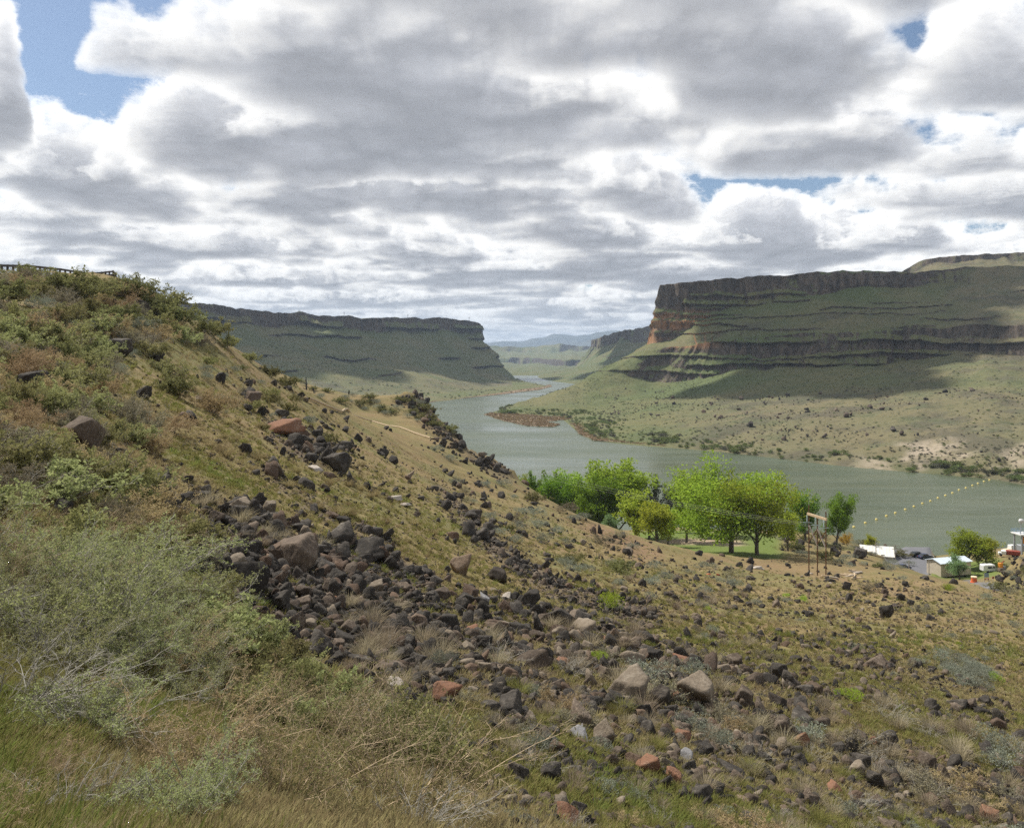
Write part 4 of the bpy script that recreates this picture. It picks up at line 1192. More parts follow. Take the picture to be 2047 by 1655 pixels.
# ================================================================== rocks on the hillside
rs = np.random.default_rng(21)
BOULDERS = [   # px, py of the foot, width px, kind, material, label
 (182, 893, 66, 'b', 'basalt_brown', 'large brown boulder half hidden by grey brush at the left'),
 (66, 775, 62, 'b', 'basalt', 'craggy dark outcrop high on the left hillside'),
 (236, 712, 48, 'b', 'basalt', 'dark boulder below the green bushes of the upper left slope'),
 (283, 628, 40, 'b', 'basalt', 'upright dark crag under the bushes near the top of the left hill'),
 (307, 625, 26, 's', 'basalt_brown', 'small brown block beside the upright crag on the left hill'),
 (283, 795, 30, 'b', 'basalt', 'lone dark rock in gold grass left of the long slope'),
 (446, 766, 22, 'b', 'basalt', 'black rock on the bare grass near the ridge line'),
 (505, 804, 32, 'b', 'basalt', 'dark ledge of rock above the reddish boulder'),
 (556, 862, 54, 's', 'rock_rust', 'flat reddish boulder on the upper grass slope'),
 (578, 872, 34, 'b', 'basalt', 'dark block leaning on the flat reddish boulder'),
 (680, 946, 46, 'b', 'basalt', 'square black boulder alone in the grass above the scree'),
 (632, 944, 32, 's', 'rock_pale', 'pale bluish slab lying in the grass by the black boulder'),
 (785, 999, 22, 's', 'rock_pale', 'small white slab on the grass, upper of a pair'),
 (808, 1012, 30, 's', 'rock_pale', 'long white slab on the grass, lower of a pair'),
 (684, 1092, 62, 'b', 'basalt', 'tall black boulder at the head of the rock slide'),
 (738, 1116, 76, 's', 'basalt', 'long dark slab lying below the tall black boulder'),
 (312, 1008, 60, 'b', 'basalt', 'dark boulder above the brush at the left edge of the slide'),
 (296, 968, 40, 's', 'basalt_brown', 'brown slab resting just above the dark boulder on the left'),
 (505, 1186, 92, 'b', 'basalt', 'big rounded grey boulder in the middle of the rock slide'),
 (458, 1136, 64, 's', 'basalt_tan', 'pale flat topped slab at the top of the rock slide'),
 (598, 1142, 76, 'b', 'basalt_brown', 'smooth brown boulder on the upper rock slide'),
 (652, 1206, 62, 's', 'rock_rust', 'flat orange slab on the rock slide'),
 (560, 1214, 40, 'b', 'basalt', 'dark block between the grey boulder and the orange slab'),
 (640, 1312, 62, 'b', 'basalt', 'grey block standing near the foot of the rock slide'),
 (690, 1298, 54, 'b', 'basalt', 'upright dark block right of the grey block on the slide'),
 (585, 1262, 44, 'b', 'basalt_brown', 'brown cube of rock at the left side of the slide'),
 (730, 1330, 70, 's', 'basalt', 'long dark slab across the foot of the slide'),
 (776, 1346, 70, 's', 'basalt_brown', 'tilted brown slab at the lower right of the slide'),
 (788, 1386, 40, 'b', 'rock_pale', 'pinkish white block at the bottom of the slide'),
 (762, 1384, 36, 'b', 'basalt_brown', 'brown block touching the pinkish white one'),
 (928, 1150, 44, 'b', 'basalt_tan', 'pale pyramid shaped block on the grass right of the slide'),
 (992, 1160, 50, 'b', 'basalt', 'black boulder right of the pale pyramid block'),
 (905, 1262, 48, 'b', 'basalt', 'dark boulder with a red brown side below the slide'),
 (945, 1262, 46, 's', 'rock_rust', 'low red brown slab next to the dark boulder'),
 (968, 1204, 26, 'b', 'rock_slate', 'slate blue stone in the middle of the slope'),
 (1014, 1198, 26, 's', 'rock_pale', 'white wedge of stone in the middle of the slope'),
 (1052, 1330, 56, 's', 'basalt_brown', 'low brown slab among sage below the scree strip'),
 (1120, 1245, 40, 'b', 'basalt', 'dark stone below the scree strip'),
 (1160, 1268, 70, 's', 'basalt_tan', 'broad light slab at the lower end of the scree strip'),
 (1258, 1326, 62, 's', 'basalt_tan', 'long pale slab in the rubble of the lower slope'),
 (890, 1408, 52, 'b', 'rock_rust', 'orange brown block by the dry brush in the foreground'),
 (975, 1422, 42, 'b', 'basalt', 'dark block left of the tall shaded boulder'),
 (1020, 1430, 58, 'b', 'basalt', 'tall shaded boulder above the grassy gully'),
 (1030, 1452, 40, 'b', 'basalt_brown', 'brown stone at the foot of the tall shaded boulder'),
 (1155, 1450, 62, 'b', 'basalt_brown', 'boulder with a pale edge above the grassy gully'),
 (1208, 1486, 52, 'b', 'basalt_tan', 'tan peaked boulder below the one with a pale edge'),
 (1162, 1480, 58, 's', 'rock_slate', 'flat grey slab in the grass of the gully'),
 (1260, 1400, 74, 'b', 'basalt_tan', 'weathered tan outcrop left of the dark round boulder'),
 (1322, 1408, 46, 'b', 'basalt', 'dark round boulder left of the big tan boulder'),
 (1356, 1404, 32, 'b', 'rock_rust', 'orange block wedged beside the big tan boulder'),
 (1396, 1410, 72, 'b', 'basalt_tan', 'biggest tan boulder of the lower slope, flat on top'),
 (1422, 1438, 34, 'b', 'basalt_brown', 'rounded stone under the big tan boulder'),
 (1486, 1408, 44, 'b', 'basalt_brown', 'brown boulder right of the big tan boulder'),
 (1516, 1414, 32, 's', 'basalt_tan', 'pale rounded stone in the middle of the lower slope'),
 (1566, 1474, 62, 'b', 'basalt_brown', 'round smooth brown boulder of the lower right slope'),
 (1600, 1492, 34, 'b', 'rock_rust', 'small red brown boulder under the round smooth one'),
 (1600, 1442, 46, 's', 'basalt', 'grey slab behind the round smooth boulder'),
 (1300, 1545, 50, 'b', 'rock_rust', 'red angular boulder at the lower middle'),
 (1346, 1566, 42, 'b', 'rock_rust', 'rough red boulder right of the red angular one'),
 (1378, 1556, 26, 'b', 'basalt', 'black stone right of the rough red boulder'),
 (1466, 1552, 50, 's', 'basalt', 'dark hollow slab casting a deep shadow'),
 (1372, 1520, 44, 'b', 'rock_slate', 'lichen grey boulder above the red ones'),
 (1402, 1606, 44, 'b', 'basalt', 'pitted black boulder near the bottom edge'),
 (1142, 1652, 58, 'b', 'rock_rust', 'red brown block at the bottom edge of the picture'),
 (1096, 1560, 50, 'b', 'basalt', 'dark slab with an orange top in the bottom rubble'),
 (1040, 1560, 46, 'b', 'basalt', 'grey block at the upper end of the bottom rubble'),
 (1718, 1558, 32, 'b', 'basalt_tan', 'tan wedge shaped stone with a white neighbour'),
 (1737, 1552, 16, 's', 'rock_pale', 'white stone touching the tan wedge'),
 (1720, 1486, 34, 'b', 'basalt_brown', 'tan boulder in the scrub of the lower right'),
 (1746, 1490, 26, 'b', 'rock_rust', 'reddish stone right of the tan boulder in the scrub'),
 (1678, 1508, 26, 'b', 'basalt', 'dark pointed stone in the rubble strip of the lower right'),
 (1992, 1456, 40, 'b', 'basalt', 'black boulder in the rock pile at the right edge'),
 (1978, 1644, 36, 'b', 'rock_rust', 'orange topped boulder in the bottom right corner'),
 (1786, 1416, 17, 'b', 'rock_pale', 'white stone on the right slope below the green shrub'),
 (1866, 1523, 14, 'b', 'rock_pale', 'small white stone in the scrub near the right edge'),
 (1914, 1632, 20, 's', 'rock_pale', 'flat white stone at the bottom right'),
 (1775, 1238, 26, 'b', 'basalt', 'lone dark boulder high on the open right slope'),
 (1750, 1336, 32, 'b', 'basalt_brown', 'split brown boulder alone on the open right slope'),
 (1970, 1408, 22, 'b', 'basalt', 'black stone below the sage patch on the right'),
 (1693, 1178, 22, 'b', 'basalt', 'dark boulder just below the pole structure'),
 (1898, 1178, 22, 's', 'basalt', 'pointed black rock on the crest of the right hump'),
 (1850, 1160, 20, 'b', 'basalt', 'cluster rock on the crest in front of the tan building'),
 (1718, 1116, 26, 'b', 'basalt', 'black boulder in the sage before the white roofed shed'),
 (1668, 1108, 22, 'b', 'basalt', 'dark boulder behind the pole structure'),
]
pts = cast([b[0] for b in BOULDERS], [b[1] for b in BOULDERS])
for i, (b, p) in enumerate(zip(BOULDERS, pts)):
    if not np.isfinite(p).all():
        print('boulder off the hill', b); continue
    w = b[2] * p[1] / F
    src = (ROCK_BIG if b[3] == 'b' else ROCK_SLAB)
    o = link('boulder', rock_with(src[i % len(src)], b[4]), None, (p[0], p[1], p[2] - 0.03 * w), (rs.normal() * .15, rs.normal() * .15 + .1, rs.random() * 6.28), (w, w, w * (1.12 if b[3] == 'b' else 1.0)))
    tag(o, b[5], 'boulder', 'boulders that stand out on the hillside')

# loose rocks: density read from the lie of the slides
SPARSE = [([(960, 1020), (1230, 1060), (1330, 1110), (1700, 1150), (1860, 1150), (1900, 1250), (1600, 1330), (1350, 1290), (1100, 1200)], 0.34),
          ([(1300, 1290), (1700, 1250), (2047, 1420), (2047, 1480), (1700, 1400), (1500, 1340)], 0.6),
          ([(1000, 1420), (1400, 1440), (1700, 1480), (2047, 1500), (2100, 1700), (900, 1700), (950, 1500)], 1.5),
          ([(0, 780), (300, 900), (480, 1080), (350, 1100), (100, 950)], 0.14),
          ([(450, 740), (620, 790), (860, 960), (1000, 1120), (800, 1090), (560, 960)], 0.15),
          ([(820, 880), (1020, 945), (1200, 1050), (1000, 1050), (900, 960)], 0.24),
          ([(1550, 1060), (1760, 1080), (1850, 1150), (1700, 1140), (1560, 1100)], 0.28),
          ([(860, 800), (940, 890), (1030, 945), (940, 905), (850, 850)], 0.5),
          ([(1990, 1140), (2080, 1090), (2120, 1200), (2010, 1195)], 0.6)]
NC = 250000
px = rs.uniform(-120, 2180, NC); py = rs.uniform(545, 1740, NC)
pr = np.full(NC, 0.012)
for poly, s in SPARSE: pr = np.maximum(pr, s * 0.30 * inpoly(px, py, poly))
jx = rs.normal(size=NC) * 12; jy = rs.normal(size=NC) * 9
for poly, s in SCREE: pr = np.maximum(pr, s * 0.95 * inpoly(px + jx, py + jy, poly))
hit = cast(px, py)
ok = np.isfinite(hit).all(1)
X, Y, Z = hit[:, 0], hit[:, 1], hit[:, 2]
Xs = np.where(ok, X, 0); Ys = np.where(ok, Y, 1)
al_ = Xs * fx + Ys * fy; ac_ = -Xs * fy + Ys * fx
sc_ = np.maximum(Ys * 0.02, 0.35)
clus = fbm(ac_ / 1.7, al_ / 9.0, None, 141, 4)
clus = sstep(clus, 0.43, 0.58)
pr = pr * (0.25 + 1.0 * clus)
flatpark = inpoly(px, py, [(1330, 1050), (1560, 1060), (1560, 1115), (1320, 1100)]) | inpoly(px, py, [(1770, 1108), (1985, 1100), (1985, 1165), (1862, 1158), (1780, 1140)])
keep = ok & (rs.random(NC) < pr) & ~flatpark & (Z > 1.0) & (Y > 5.5)
# bare grass between the slides and brush in the near corner
near_brush = inpoly(px, py, [(-200, 1000), (330, 1080), (480, 1230), (800, 1420), (920, 1520), (880, 1760), (-200, 1760)])
keep &= ~(near_brush & (rs.random(NC) < 0.97))
hit = hit[keep]; kx_, ky_ = px[keep], py[keep]
n = len(hit)
size_px = 4.6 + 6.2 * rs.pareto(2.2, n)
inscree = np.zeros(n, bool)
for poly, s in SCREE[:1] + SCREE[5:7]: inscree |= inpoly(kx_, ky_, poly)
size_px = np.where(inscree, size_px * 1.25, size_px)
openslope = inpoly(kx_, ky_, [(960, 1000), (2200, 1060), (2200, 1460), (1500, 1340), (1000, 1190)])
wsize = np.minimum(np.clip(size_px, 4, 34), np.where(openslope, 18, 34)) * hit[:, 1] / F
wsize = np.minimum(wsize, np.where(hit[:, 1] > 170, 2.6, 1.5))
spx = wsize * F / hit[:, 1]
order = np.argsort(-spx)
big = order[:285]; rest = order[285:]
nrm = normal_at(hit[:, 0], hit[:, 1])

ZONES = [('rock_slide', [(350, 1060), (900, 1060), (900, 1460), (470, 1300)], 'basalt rock lying in the big rock slide', 'loose rocks of the big slide'),
         ('lower', [(860, 1180), (1500, 1250), (2200, 1440), (2200, 1560), (1250, 1560), (900, 1440)], 'basalt rock in the rubble band crossing the lower slope', 'loose rocks of the lower rubble band'),
         ('bottom', [(850, 1440), (2300, 1540), (2300, 1800), (800, 1800)], 'basalt rock in the scrub along the bottom of the slope', 'loose rocks along the bottom'),
         ('open', [(960, 1000), (2200, 1060), (2200, 1460), (1500, 1340), (1000, 1190)], 'rock on the open grass slope under the trees', 'loose rocks of the open slope'),
         ('left', [(-300, 500), (1000, 760), (1050, 1100), (350, 1090), (-300, 1200)], 'rock on the long grass slope of the left hill', 'loose rocks of the left hill')]
TINTS = (('basalt', 0.72), ('basalt_brown', 0.20), ('basalt_tan', 0.06), ('rock_rust', 0.015), ('rock_pale', 0.005))
tn = [t[0] for t in TINTS]; tp = np.array([t[1] for t in TINTS]); tp /= tp.sum()
adj = {'basalt': 'dark', 'basalt_brown': 'brown', 'basalt_tan': 'tan', 'rock_rust': 'rusty', 'rock_pale': 'white'}
eul = tilt(nrm[big], rs.random(len(big)) * 6.28, 0.8)
for k, i in enumerate(big):
    p = hit[i]; w = wsize[i]
    zn = next((z for z in ZONES if inpoly(np.array([kx_[i]]), np.array([ky_[i]]), z[1])[0]), ZONES[-1])
    t = tn[rs.choice(len(tn), p=tp)]
    src = ROCK_BIG if rs.random() < 0.75 else ROCK_SLAB
    o = link('rock', rock_with(src[rs.integers(len(src))], t), None, p - np.array((0, 0, 0.06 * w)), eul[k], (w, w * rs.uniform(.8, 1.1), w * rs.uniform(.8, 1.15)))
    lab = adj[t] + ' ' + zn[2]
    tag(o, lab, 'rock', zn[3] + ', ' + adj[t])
m = len(rest)
pick = rs.integers(0, 8, m)
lowr = (kx_[rest] > 900) & (ky_[rest] > 1230)
tint = np.where(lowr, rs.choice(3, m, p=[0.58, 0.30, 0.12]), rs.choice(3, m, p=[0.84, 0.13, 0.03]))
srcs = [rock_with(me, t) for t in ('basalt', 'basalt_brown', 'basalt_tan') for me in ROCK_SMALL]
w = wsize[rest]
scatter('rubble', 'small basalt stones strewn over the hillside', srcs, hit[rest] - np.stack([0 * w, 0 * w, 0.05 * w], 1),
        tilt(nrm[rest], rs.random(m) * 6.28, 0.8), np.stack([w, w * rs.uniform(.75, 1.1, m), w * rs.uniform(.7, 1.1, m)], 1), tint * 8 + pick)
# gravel of the slides
NG_ = 120000
px = rs.uniform(250, 2150, NG_); py = rs.uniform(820, 1700, NG_)
pr = np.zeros(NG_)
jx = rs.normal(size=NG_) * 14; jy = rs.normal(size=NG_) * 10
for poly, s in SCREE: pr = np.maximum(pr, s * inpoly(px + jx, py + jy, poly))
pr = np.maximum(pr, np.where((px > 880) & (py > 1180), 0.55, 0.25))
h2 = cast(px, py); ok = np.isfinite(h2).all(1)
al_ = np.where(ok, h2[:, 0] * fx + h2[:, 1] * fy, 0); ac_ = np.where(ok, -h2[:, 0] * fy + h2[:, 1] * fx, 0)
pr *= 0.3 + sstep(fbm(ac_ / 1.5, al_ / 7, None, 141, 4), 0.38, 0.58)
kp = ok & (rs.random(NG_) < pr) & ~inpoly(px, py, [(-200, 1000), (330, 1080), (480, 1230), (800, 1420), (920, 1520), (880, 1760), (-200, 1760)])
kp &= np.where(ok, h2[:, 1], 999) < 140
h2 = h2[kp]; m = len(h2)
w = np.clip(rs.uniform(2.5, 7.5, m) * h2[:, 1] / F, 0.03, 0.3)
scatter('gravel', 'fine dark gravel filling the slides', srcs, h2, rs.uniform(0, 6.28, (m, 3)), np.stack([w, w * .8, w * .7], 1), rs.integers(0, 24, m))


# ================================================================== grass
NGR = 125000
px = rs.uniform(-150, 2200, NGR); py = 560 + 1180 * rs.random(NGR) ** 0.9
h3 = cast(px, py); ok = np.isfinite(h3).all(1)
lim = np.where(ok, h3[:, 1], 999)
scr = np.zeros(NGR)
for poly, s in SCREE: scr = np.maximum(scr, s * inpoly(px, py, poly))
kp = ok & (lim < 150) & (rs.random(NGR) > scr * 0.80) & (rs.random(NGR) < np.clip(1.25 - lim / 170, 0.15, 1)) & (lim > 2.6)
kp &= ~inpoly(px, py, [(1770, 1108), (1985, 1100), (1990, 1180), (1862, 1162), (1780, 1140)])
h3 = h3[kp]; px = px[kp]; py = py[kp]; m = len(h3)
patch = fbm(h3[:, 0] / 7, h3[:, 1] / 7, None, 160, 3) + rs.normal(size=m) * 0.09
corner = inpoly(px, py, [(-200, 1380), (300, 1420), (900, 1600), (900, 1800), (-200, 1800)])
sort = np.where(patch > 0.49, 1, 0)
sort = np.where((patch > 0.80), 2, sort)
sort = np.where(corner, np.where(patch > 0.58, 2, np.where(patch > 0.42, 1, 0)), sort)
srcs = [me for k in ('gold', 'olive', 'green') for me in GT[k]]
scl = rs.uniform(0.6, 1.3, m) * np.clip(0.75 + h3[:, 1] / 80, 0.75, 1.9)
eu = np.stack([rs.normal(size=m) * .12, rs.normal(size=m) * .12 + 0.12, rs.random(m) * 6.28], 1)
scatter('grass', 'short dry and green grass on the hillside', srcs, h3, eu, np.stack([scl, scl, scl * rs.uniform(.7, 1.2, m)], 1), sort * 3 + rs.integers(0, 3, m))


# ================================================================== shrubs
rs = np.random.default_rng(77)
def shrub(name, key, p, size, label, group=None, cat='shrub', parts=True, wide=1.0, lean=None):
    """size: height in metres"""
    br, fo = PR[key][rs.integers(len(PR[key]))]
    o = empty(name, (p[0], p[1], p[2] - 0.04 * size), rs.random() * 6.28)
    o.scale = (size * wide, size * wide, size)
    if fo is not None: link('foliage', fo, o)
    if br is not None and (parts or fo is None): link('branches', br, o)
    return tag(o, label, cat, group)
def tussock(key, p, size, label, group, name='bunchgrass'):
    me = PR[key][rs.integers(len(PR[key]))]
    o = link(name, me, None, p, (0, rs.uniform(0, .25), rs.random() * 6.28), size / 0.4)
    return tag(o, label, 'bunchgrass', group)
def many(n, poly, weights, spx, label_of, group, name_of=None, parts=True, seed=0, mind=0.7, wide=(0.9, 1.4), hmax=2.2):
    """n shrubs in a stretch of hillside; spx: range of heights as seen"""
    r2 = np.random.default_rng(seed)
    a = np.array(poly, float); lo, hi = a.min(0), a.max(0)
    got = []
    tries = 0
    keys = list(weights); w = np.array([weights[k] for k in keys], float); w /= w.sum()
    while len(got) < n and tries < 30:
        tries += 1
        qx = r2.uniform(lo[0], hi[0], n * 4); qy = r2.uniform(lo[1], hi[1], n * 4)
        k = inpoly(qx, qy, poly)
        h = cast(qx[k], qy[k])
        for x_, y_, p in zip(qx[k], qy[k], h):
            if len(got) >= n: break
            if not np.isfinite(p).all(): continue
            s = r2.uniform(*spx)
            if any(abs(x_ - g_[0]) < mind * (s + g_[2]) * 0.5 and abs(y_ - g_[1]) < mind * (s + g_[2]) * 0.35 for g_ in got): continue
            got.append((x_, y_, s, p))
    for x_, y_, s, p in got:
        k = keys[r2.choice(len(keys), p=w)]
        hgt = min(s * p[1] / F, hmax)
        shrub(KIND[k][0], k, p, hgt, KIND[k][1] + ' ' + label_of, group + ', ' + KIND[k][1], parts=parts, wide=r2.uniform(*wide))
KIND = {'saltbush_near': ('saltbush', 'pale green leafy bush'), 'brush_near': ('dry_brush', 'straw coloured twiggy brush'), 'dead_near': ('dead_brush', 'bare grey dead brush'),
        'rabbit_mid': ('rabbitbrush', 'yellow green bush'), 'olive_mid': ('greasewood', 'olive green bush'), 'salt_mid': ('saltbush', 'pale green bush'),
        'grey_mid': ('dry_brush', 'grey brown twiggy bush'), 'tan_mid': ('dry_brush', 'tan dry bush'), 'sage_mid': ('sagebrush', 'grey green sagebrush'), 'green_mid': ('green_shrub', 'bright green shrub')}
# those that stand out
ONE = [ # px, py foot, height px, kind, label, wide
 (330, 862, 60, 'tan_mid', 'round straw coloured bush with a dark shadow on the mid slope', 1.2),
 (425, 826, 60, 'tan_mid', 'broad golden bush on the slope right of the straw coloured one', 1.3),
 (355, 794, 52, 'olive_mid', 'olive bush above the broad golden bush', 1.1),
 (340, 752, 40, 'salt_mid', 'pale bush high on the grass slope beside the brushy hill', 1.1),
 (210, 950, 70, 'grey_mid', 'grey twiggy bush below the large brown boulder', 1.2),
 (150, 862, 60, 'grey_mid', 'grey bush behind the large brown boulder', 1.1),
 (160, 596, 62, 'olive_mid', 'dark olive bush on the skyline by the guardrail', 1.5),
 (40, 560, 34, 'olive_mid', 'bush hiding the guardrail near the left edge', 1.6),
 (262, 592, 48, 'olive_mid', 'bushy olive shrub just right of the guardrail end', 1.3),
 (300, 602, 44, 'olive_mid', 'olive shrub on the crest, right of the guardrail', 1.3),
 (328, 622, 46, 'rabbit_mid', 'crest shrub where the hilltop starts to fall', 1.3),
 (350, 650, 56, 'olive_mid', 'large crest shrub over the far mesa', 1.2),
 (392, 632, 26, 'rabbit_mid', 'first small skyline bush below the crest shrubs', 1.3),
 (400, 668, 32, 'olive_mid', 'second skyline bush against the shaded mesa', 1.2),
 (422, 672, 36, 'rabbit_mid', 'third skyline bush against the shaded mesa', 1.2),
 (450, 694, 30, 'rabbit_mid', 'fourth skyline bush against the shaded mesa', 1.2),
 (500, 724, 22, 'rabbit_mid', 'fifth skyline bush, low on the ridge line', 1.2),
 (540, 752, 24, 'olive_mid', 'last skyline bush before the dead trees', 1.2),
 (400, 690, 34, 'grey_mid', 'silvery bush just inside the ridge line', 1.3),
 (1698, 1400, 34, 'green_mid', 'bright green shrub in the rubble of the right slope', 1.4),
 (1212, 1222, 46, 'green_mid', 'dark green shrub at the lower end of the scree strip', 1.2),
 (1195, 1318, 24, 'green_mid', 'mint green plant beside the long pale slab', 1.6),
 (1398, 1430, 40, 'sage_mid', 'blue green sagebrush under the big tan boulder', 1.0),
 (1440, 1500, 62, 'sage_mid', 'big grey sagebrush left of the round brown boulder', 1.1),
 (1690, 1636, 56, 'sage_mid', 'upright grey sagebrush near the bottom right', 0.9),
 (1400, 1470, 34, 'sage_mid', 'sagebrush at the left of the big grey one', 1.1),
 (1500, 1520, 56, 'dead_near', 'fine bare twiggy bush below the round brown boulder', 1.1),
 (1000, 1320, 60, 'dead_near', 'dark bare bush in the middle of the slope', 1.3),
 (880, 1340, 60, 'sage_mid', 'sagebrush right of the rock slide', 0.9),
 (1070, 1400, 46, 'sage_mid', 'low sagebrush above the tall shaded boulder', 1.3),
 (1320, 1655, 60, 'dead_near', 'white bare twigs at the bottom edge', 1.2),
 (770, 1300, 50, 'dead_near', 'grey bare bush on the foot of the slide', 1.2),
 (160, 1290, 190, 'saltbush_near', 'largest leafy green bush near the left edge', 1.15),
 (275, 1330, 130, 'saltbush_near', 'leafy green bush right of the largest one', 1.1),
 (60, 1180, 150, 'saltbush_near', 'leafy bush at the left edge above the largest one', 1.2),
 (30, 1420, 200, 'dead_near', 'mass of dead grey twigs in the lower left shade', 1.3),
 (170, 1470, 170, 'dead_near', 'dead grey twigs under the leafy green bushes', 1.3),
 (380, 1560, 210, 'brush_near', 'dry tan brush in the lower left middle', 1.2),
 (560, 1600, 220, 'brush_near', 'dry leafy brush right of the tan brush', 1.2),
 (800, 1610, 250, 'brush_near', 'tall dry brush against the bottom rubble', 1.2),
 (690, 1500, 150, 'brush_near', 'olive brown brush below the foot of the slide', 1.3),
 (120, 1650, 150, 'dead_near', 'dead pale stalks in the bottom left corner', 1.3),
]
pp = cast([o[0] for o in ONE], [o[1] for o in ONE])
for t, p in zip(ONE, pp):
    if not np.isfinite(p).all():
        print('shrub off', t); continue
    shrub(KIND[t[3]][0], t[3], p, t[2] * p[1] / F, t[4], None, wide=t[5])
UPPER = [(-60, 575), (20, 562), (120, 562), (240, 575), (330, 625), (395, 690), (330, 690), (290, 720), (210, 770), (110, 760), (-60, 700)]
many(84, UPPER, {'rabbit_mid': 3, 'olive_mid': 3, 'salt_mid': 2, 'grey_mid': 4, 'tan_mid': 3, 'sage_mid': 2}, (26, 58), 'on the brushy top of the left hill', 'bushes of the brushy hill', seed=1, mind=0.55, parts=True, wide=(1.0, 1.5))
many(34, [(-60, 700), (110, 760), (260, 800), (330, 900), (250, 960), (100, 900), (-60, 840)], {'rabbit_mid': 3, 'grey_mid': 3, 'salt_mid': 3, 'tan_mid': 3}, (36, 70), 'on the left slope below the brushy top', 'bushes of the left slope', seed=2, mind=0.4)
many(30, [(290, 690), (480, 720), (620, 800), (700, 900), (500, 860), (350, 800)], {'rabbit_mid': 3, 'grey_mid': 2, 'sage_mid': 2, 'olive_mid': 1}, (12, 30), 'on the long gold grass slope', 'bushes of the long slope', seed=3, parts=False)
many(36, [(-80, 840), (110, 900), (260, 1000), (380, 1100), (480, 1230), (330, 1180), (-80, 1080)], {'rabbit_mid': 3, 'salt_mid': 3, 'grey_mid': 2, 'brush_near': 2, 'tan_mid': 2}, (50, 95), 'along the brushy bank at the left edge', 'brush of the left bank', seed=4, mind=0.35)
many(20, [(-100, 1130), (300, 1110), (400, 1250), (460, 1340), (330, 1380), (-100, 1330)], {'saltbush_near': 7, 'brush_near': 2, 'dead_near': 2}, (85, 150), 'in the thicket at the left', 'brush of the left thicket', seed=5, mind=0.3)
many(40, [(330, 1200), (480, 1250), (660, 1370), (860, 1450), (930, 1600), (760, 1500), (430, 1450)], {'brush_near': 4, 'salt_mid': 3, 'olive_mid': 2, 'rabbit_mid': 2, 'dead_near': 2}, (50, 95), 'on the near bank beside the rock slide', 'brush of the near bank', seed=6, mind=0.3)
many(18, [(-120, 1420), (330, 1400), (760, 1500), (930, 1600), (900, 1800), (-120, 1800)], {'brush_near': 5, 'dead_near': 3, 'saltbush_near': 2}, (80, 160), 'close by at the bottom left', 'brush of the bottom left', seed=7, mind=0.4)
many(46, [(820, 880), (1020, 950), (1230, 1065), (1330, 1110), (1500, 1160), (1350, 1230), (1150, 1170), (960, 1050)], {'sage_mid': 7, 'olive_mid': 1, 'grey_mid': 1}, (14, 30), 'dotted over the slope above the trees', 'sagebrush above the trees', seed=8, parts=False, wide=(1.2, 1.8))
many(26, [(1865, 1310), (1900, 1305), (1980, 1350), (1985, 1380), (1940, 1378), (1880, 1345)], {'sage_mid': 1}, (18, 32), 'in the sage patch on the open right slope', 'the sage patch', seed=9, mind=0.3, wide=(1.2, 1.6))
many(46, [(1500, 1160), (1860, 1150), (2047, 1230), (2100, 1500), (1800, 1430), (1500, 1330), (1300, 1260)], {'sage_mid': 5, 'grey_mid': 2, 'green_mid': 1}, (10, 24), 'scattered over the open right slope', 'shrubs of the open slope', seed=10, parts=False, wide=(1.1, 1.6))
many(36, [(1540, 1070), (1700, 1068), (1780, 1090), (1850, 1150), (1700, 1135), (1560, 1100)], {'sage_mid': 6, 'olive_mid': 1}, (10, 20), 'on the bench behind the pole structure', 'sagebrush of the bench', seed=11, parts=False, wide=(1.3, 2.0))
many(64, [(900, 1380), (1300, 1300), (1700, 1420), (2100, 1500), (2100, 1720), (950, 1720), (1000, 1500)], {'sage_mid': 4, 'grey_mid': 4, 'dead_near': 2, 'tan_mid': 1}, (28, 60), 'among the rocks of the lower slope', 'shrubs of the lower slope', seed=12, wide=(1.1, 1.6))
many(40, [(560, 752), (640, 775), (760, 800), (870, 800), (925, 885), (860, 850), (700, 812), (620, 790)], {'olive_mid': 3, 'sage_mid': 2}, (8, 18), 'on the knob over the river', 'shrubs of the knob', seed=13, parts=False, wide=(1.2, 1.8))
many(16, [(1990, 1135), (2047, 1105), (2090, 1120), (2060, 1200), (2005, 1192)], {'sage_mid': 2, 'grey_mid': 2, 'olive_mid': 1}, (10, 20), 'on the road bank at the right edge', 'shrubs of the road bank', seed=14, parts=False, wide=(1.1, 1.6))
# pale bunchgrass among the rocks
TUS = [([(620, 1180), (800, 1200), (900, 1300), (880, 1420), (650, 1330)], 26, (30, 62), 'tuft_pale', 'pale bunchgrass tussock in the big rock slide'),
       ([(380, 1000), (560, 1050), (640, 1100), (480, 1100)], 14, (26, 50), 'tuft_pale', 'pale bunchgrass tussock above the big rock slide'),
       ([(900, 1200), (1250, 1240), (1600, 1360), (2000, 1480), (2100, 1700), (1100, 1700), (950, 1450)], 95, (24, 56), 'tuft_pale', 'pale bunchgrass tussock on the rocky lower slope'),
       ([(900, 1350), (1300, 1400), (1600, 1500), (2000, 1600), (2000, 1700), (1100, 1700)], 40, (24, 48), 'tuft_olive', 'olive bunchgrass tussock on the rocky lower slope'),
       ([(350, 800), (700, 900), (900, 1100), (700, 1080), (450, 950)], 40, (14, 30), 'tuft_gold', 'gold bunchgrass tussock on the long slope'),
       ([(1200, 1130), (1500, 1180), (1500, 1320), (1250, 1230)], 30, (12, 26), 'tuft_pale', 'pale bunchgrass tussock below the scree strip')]
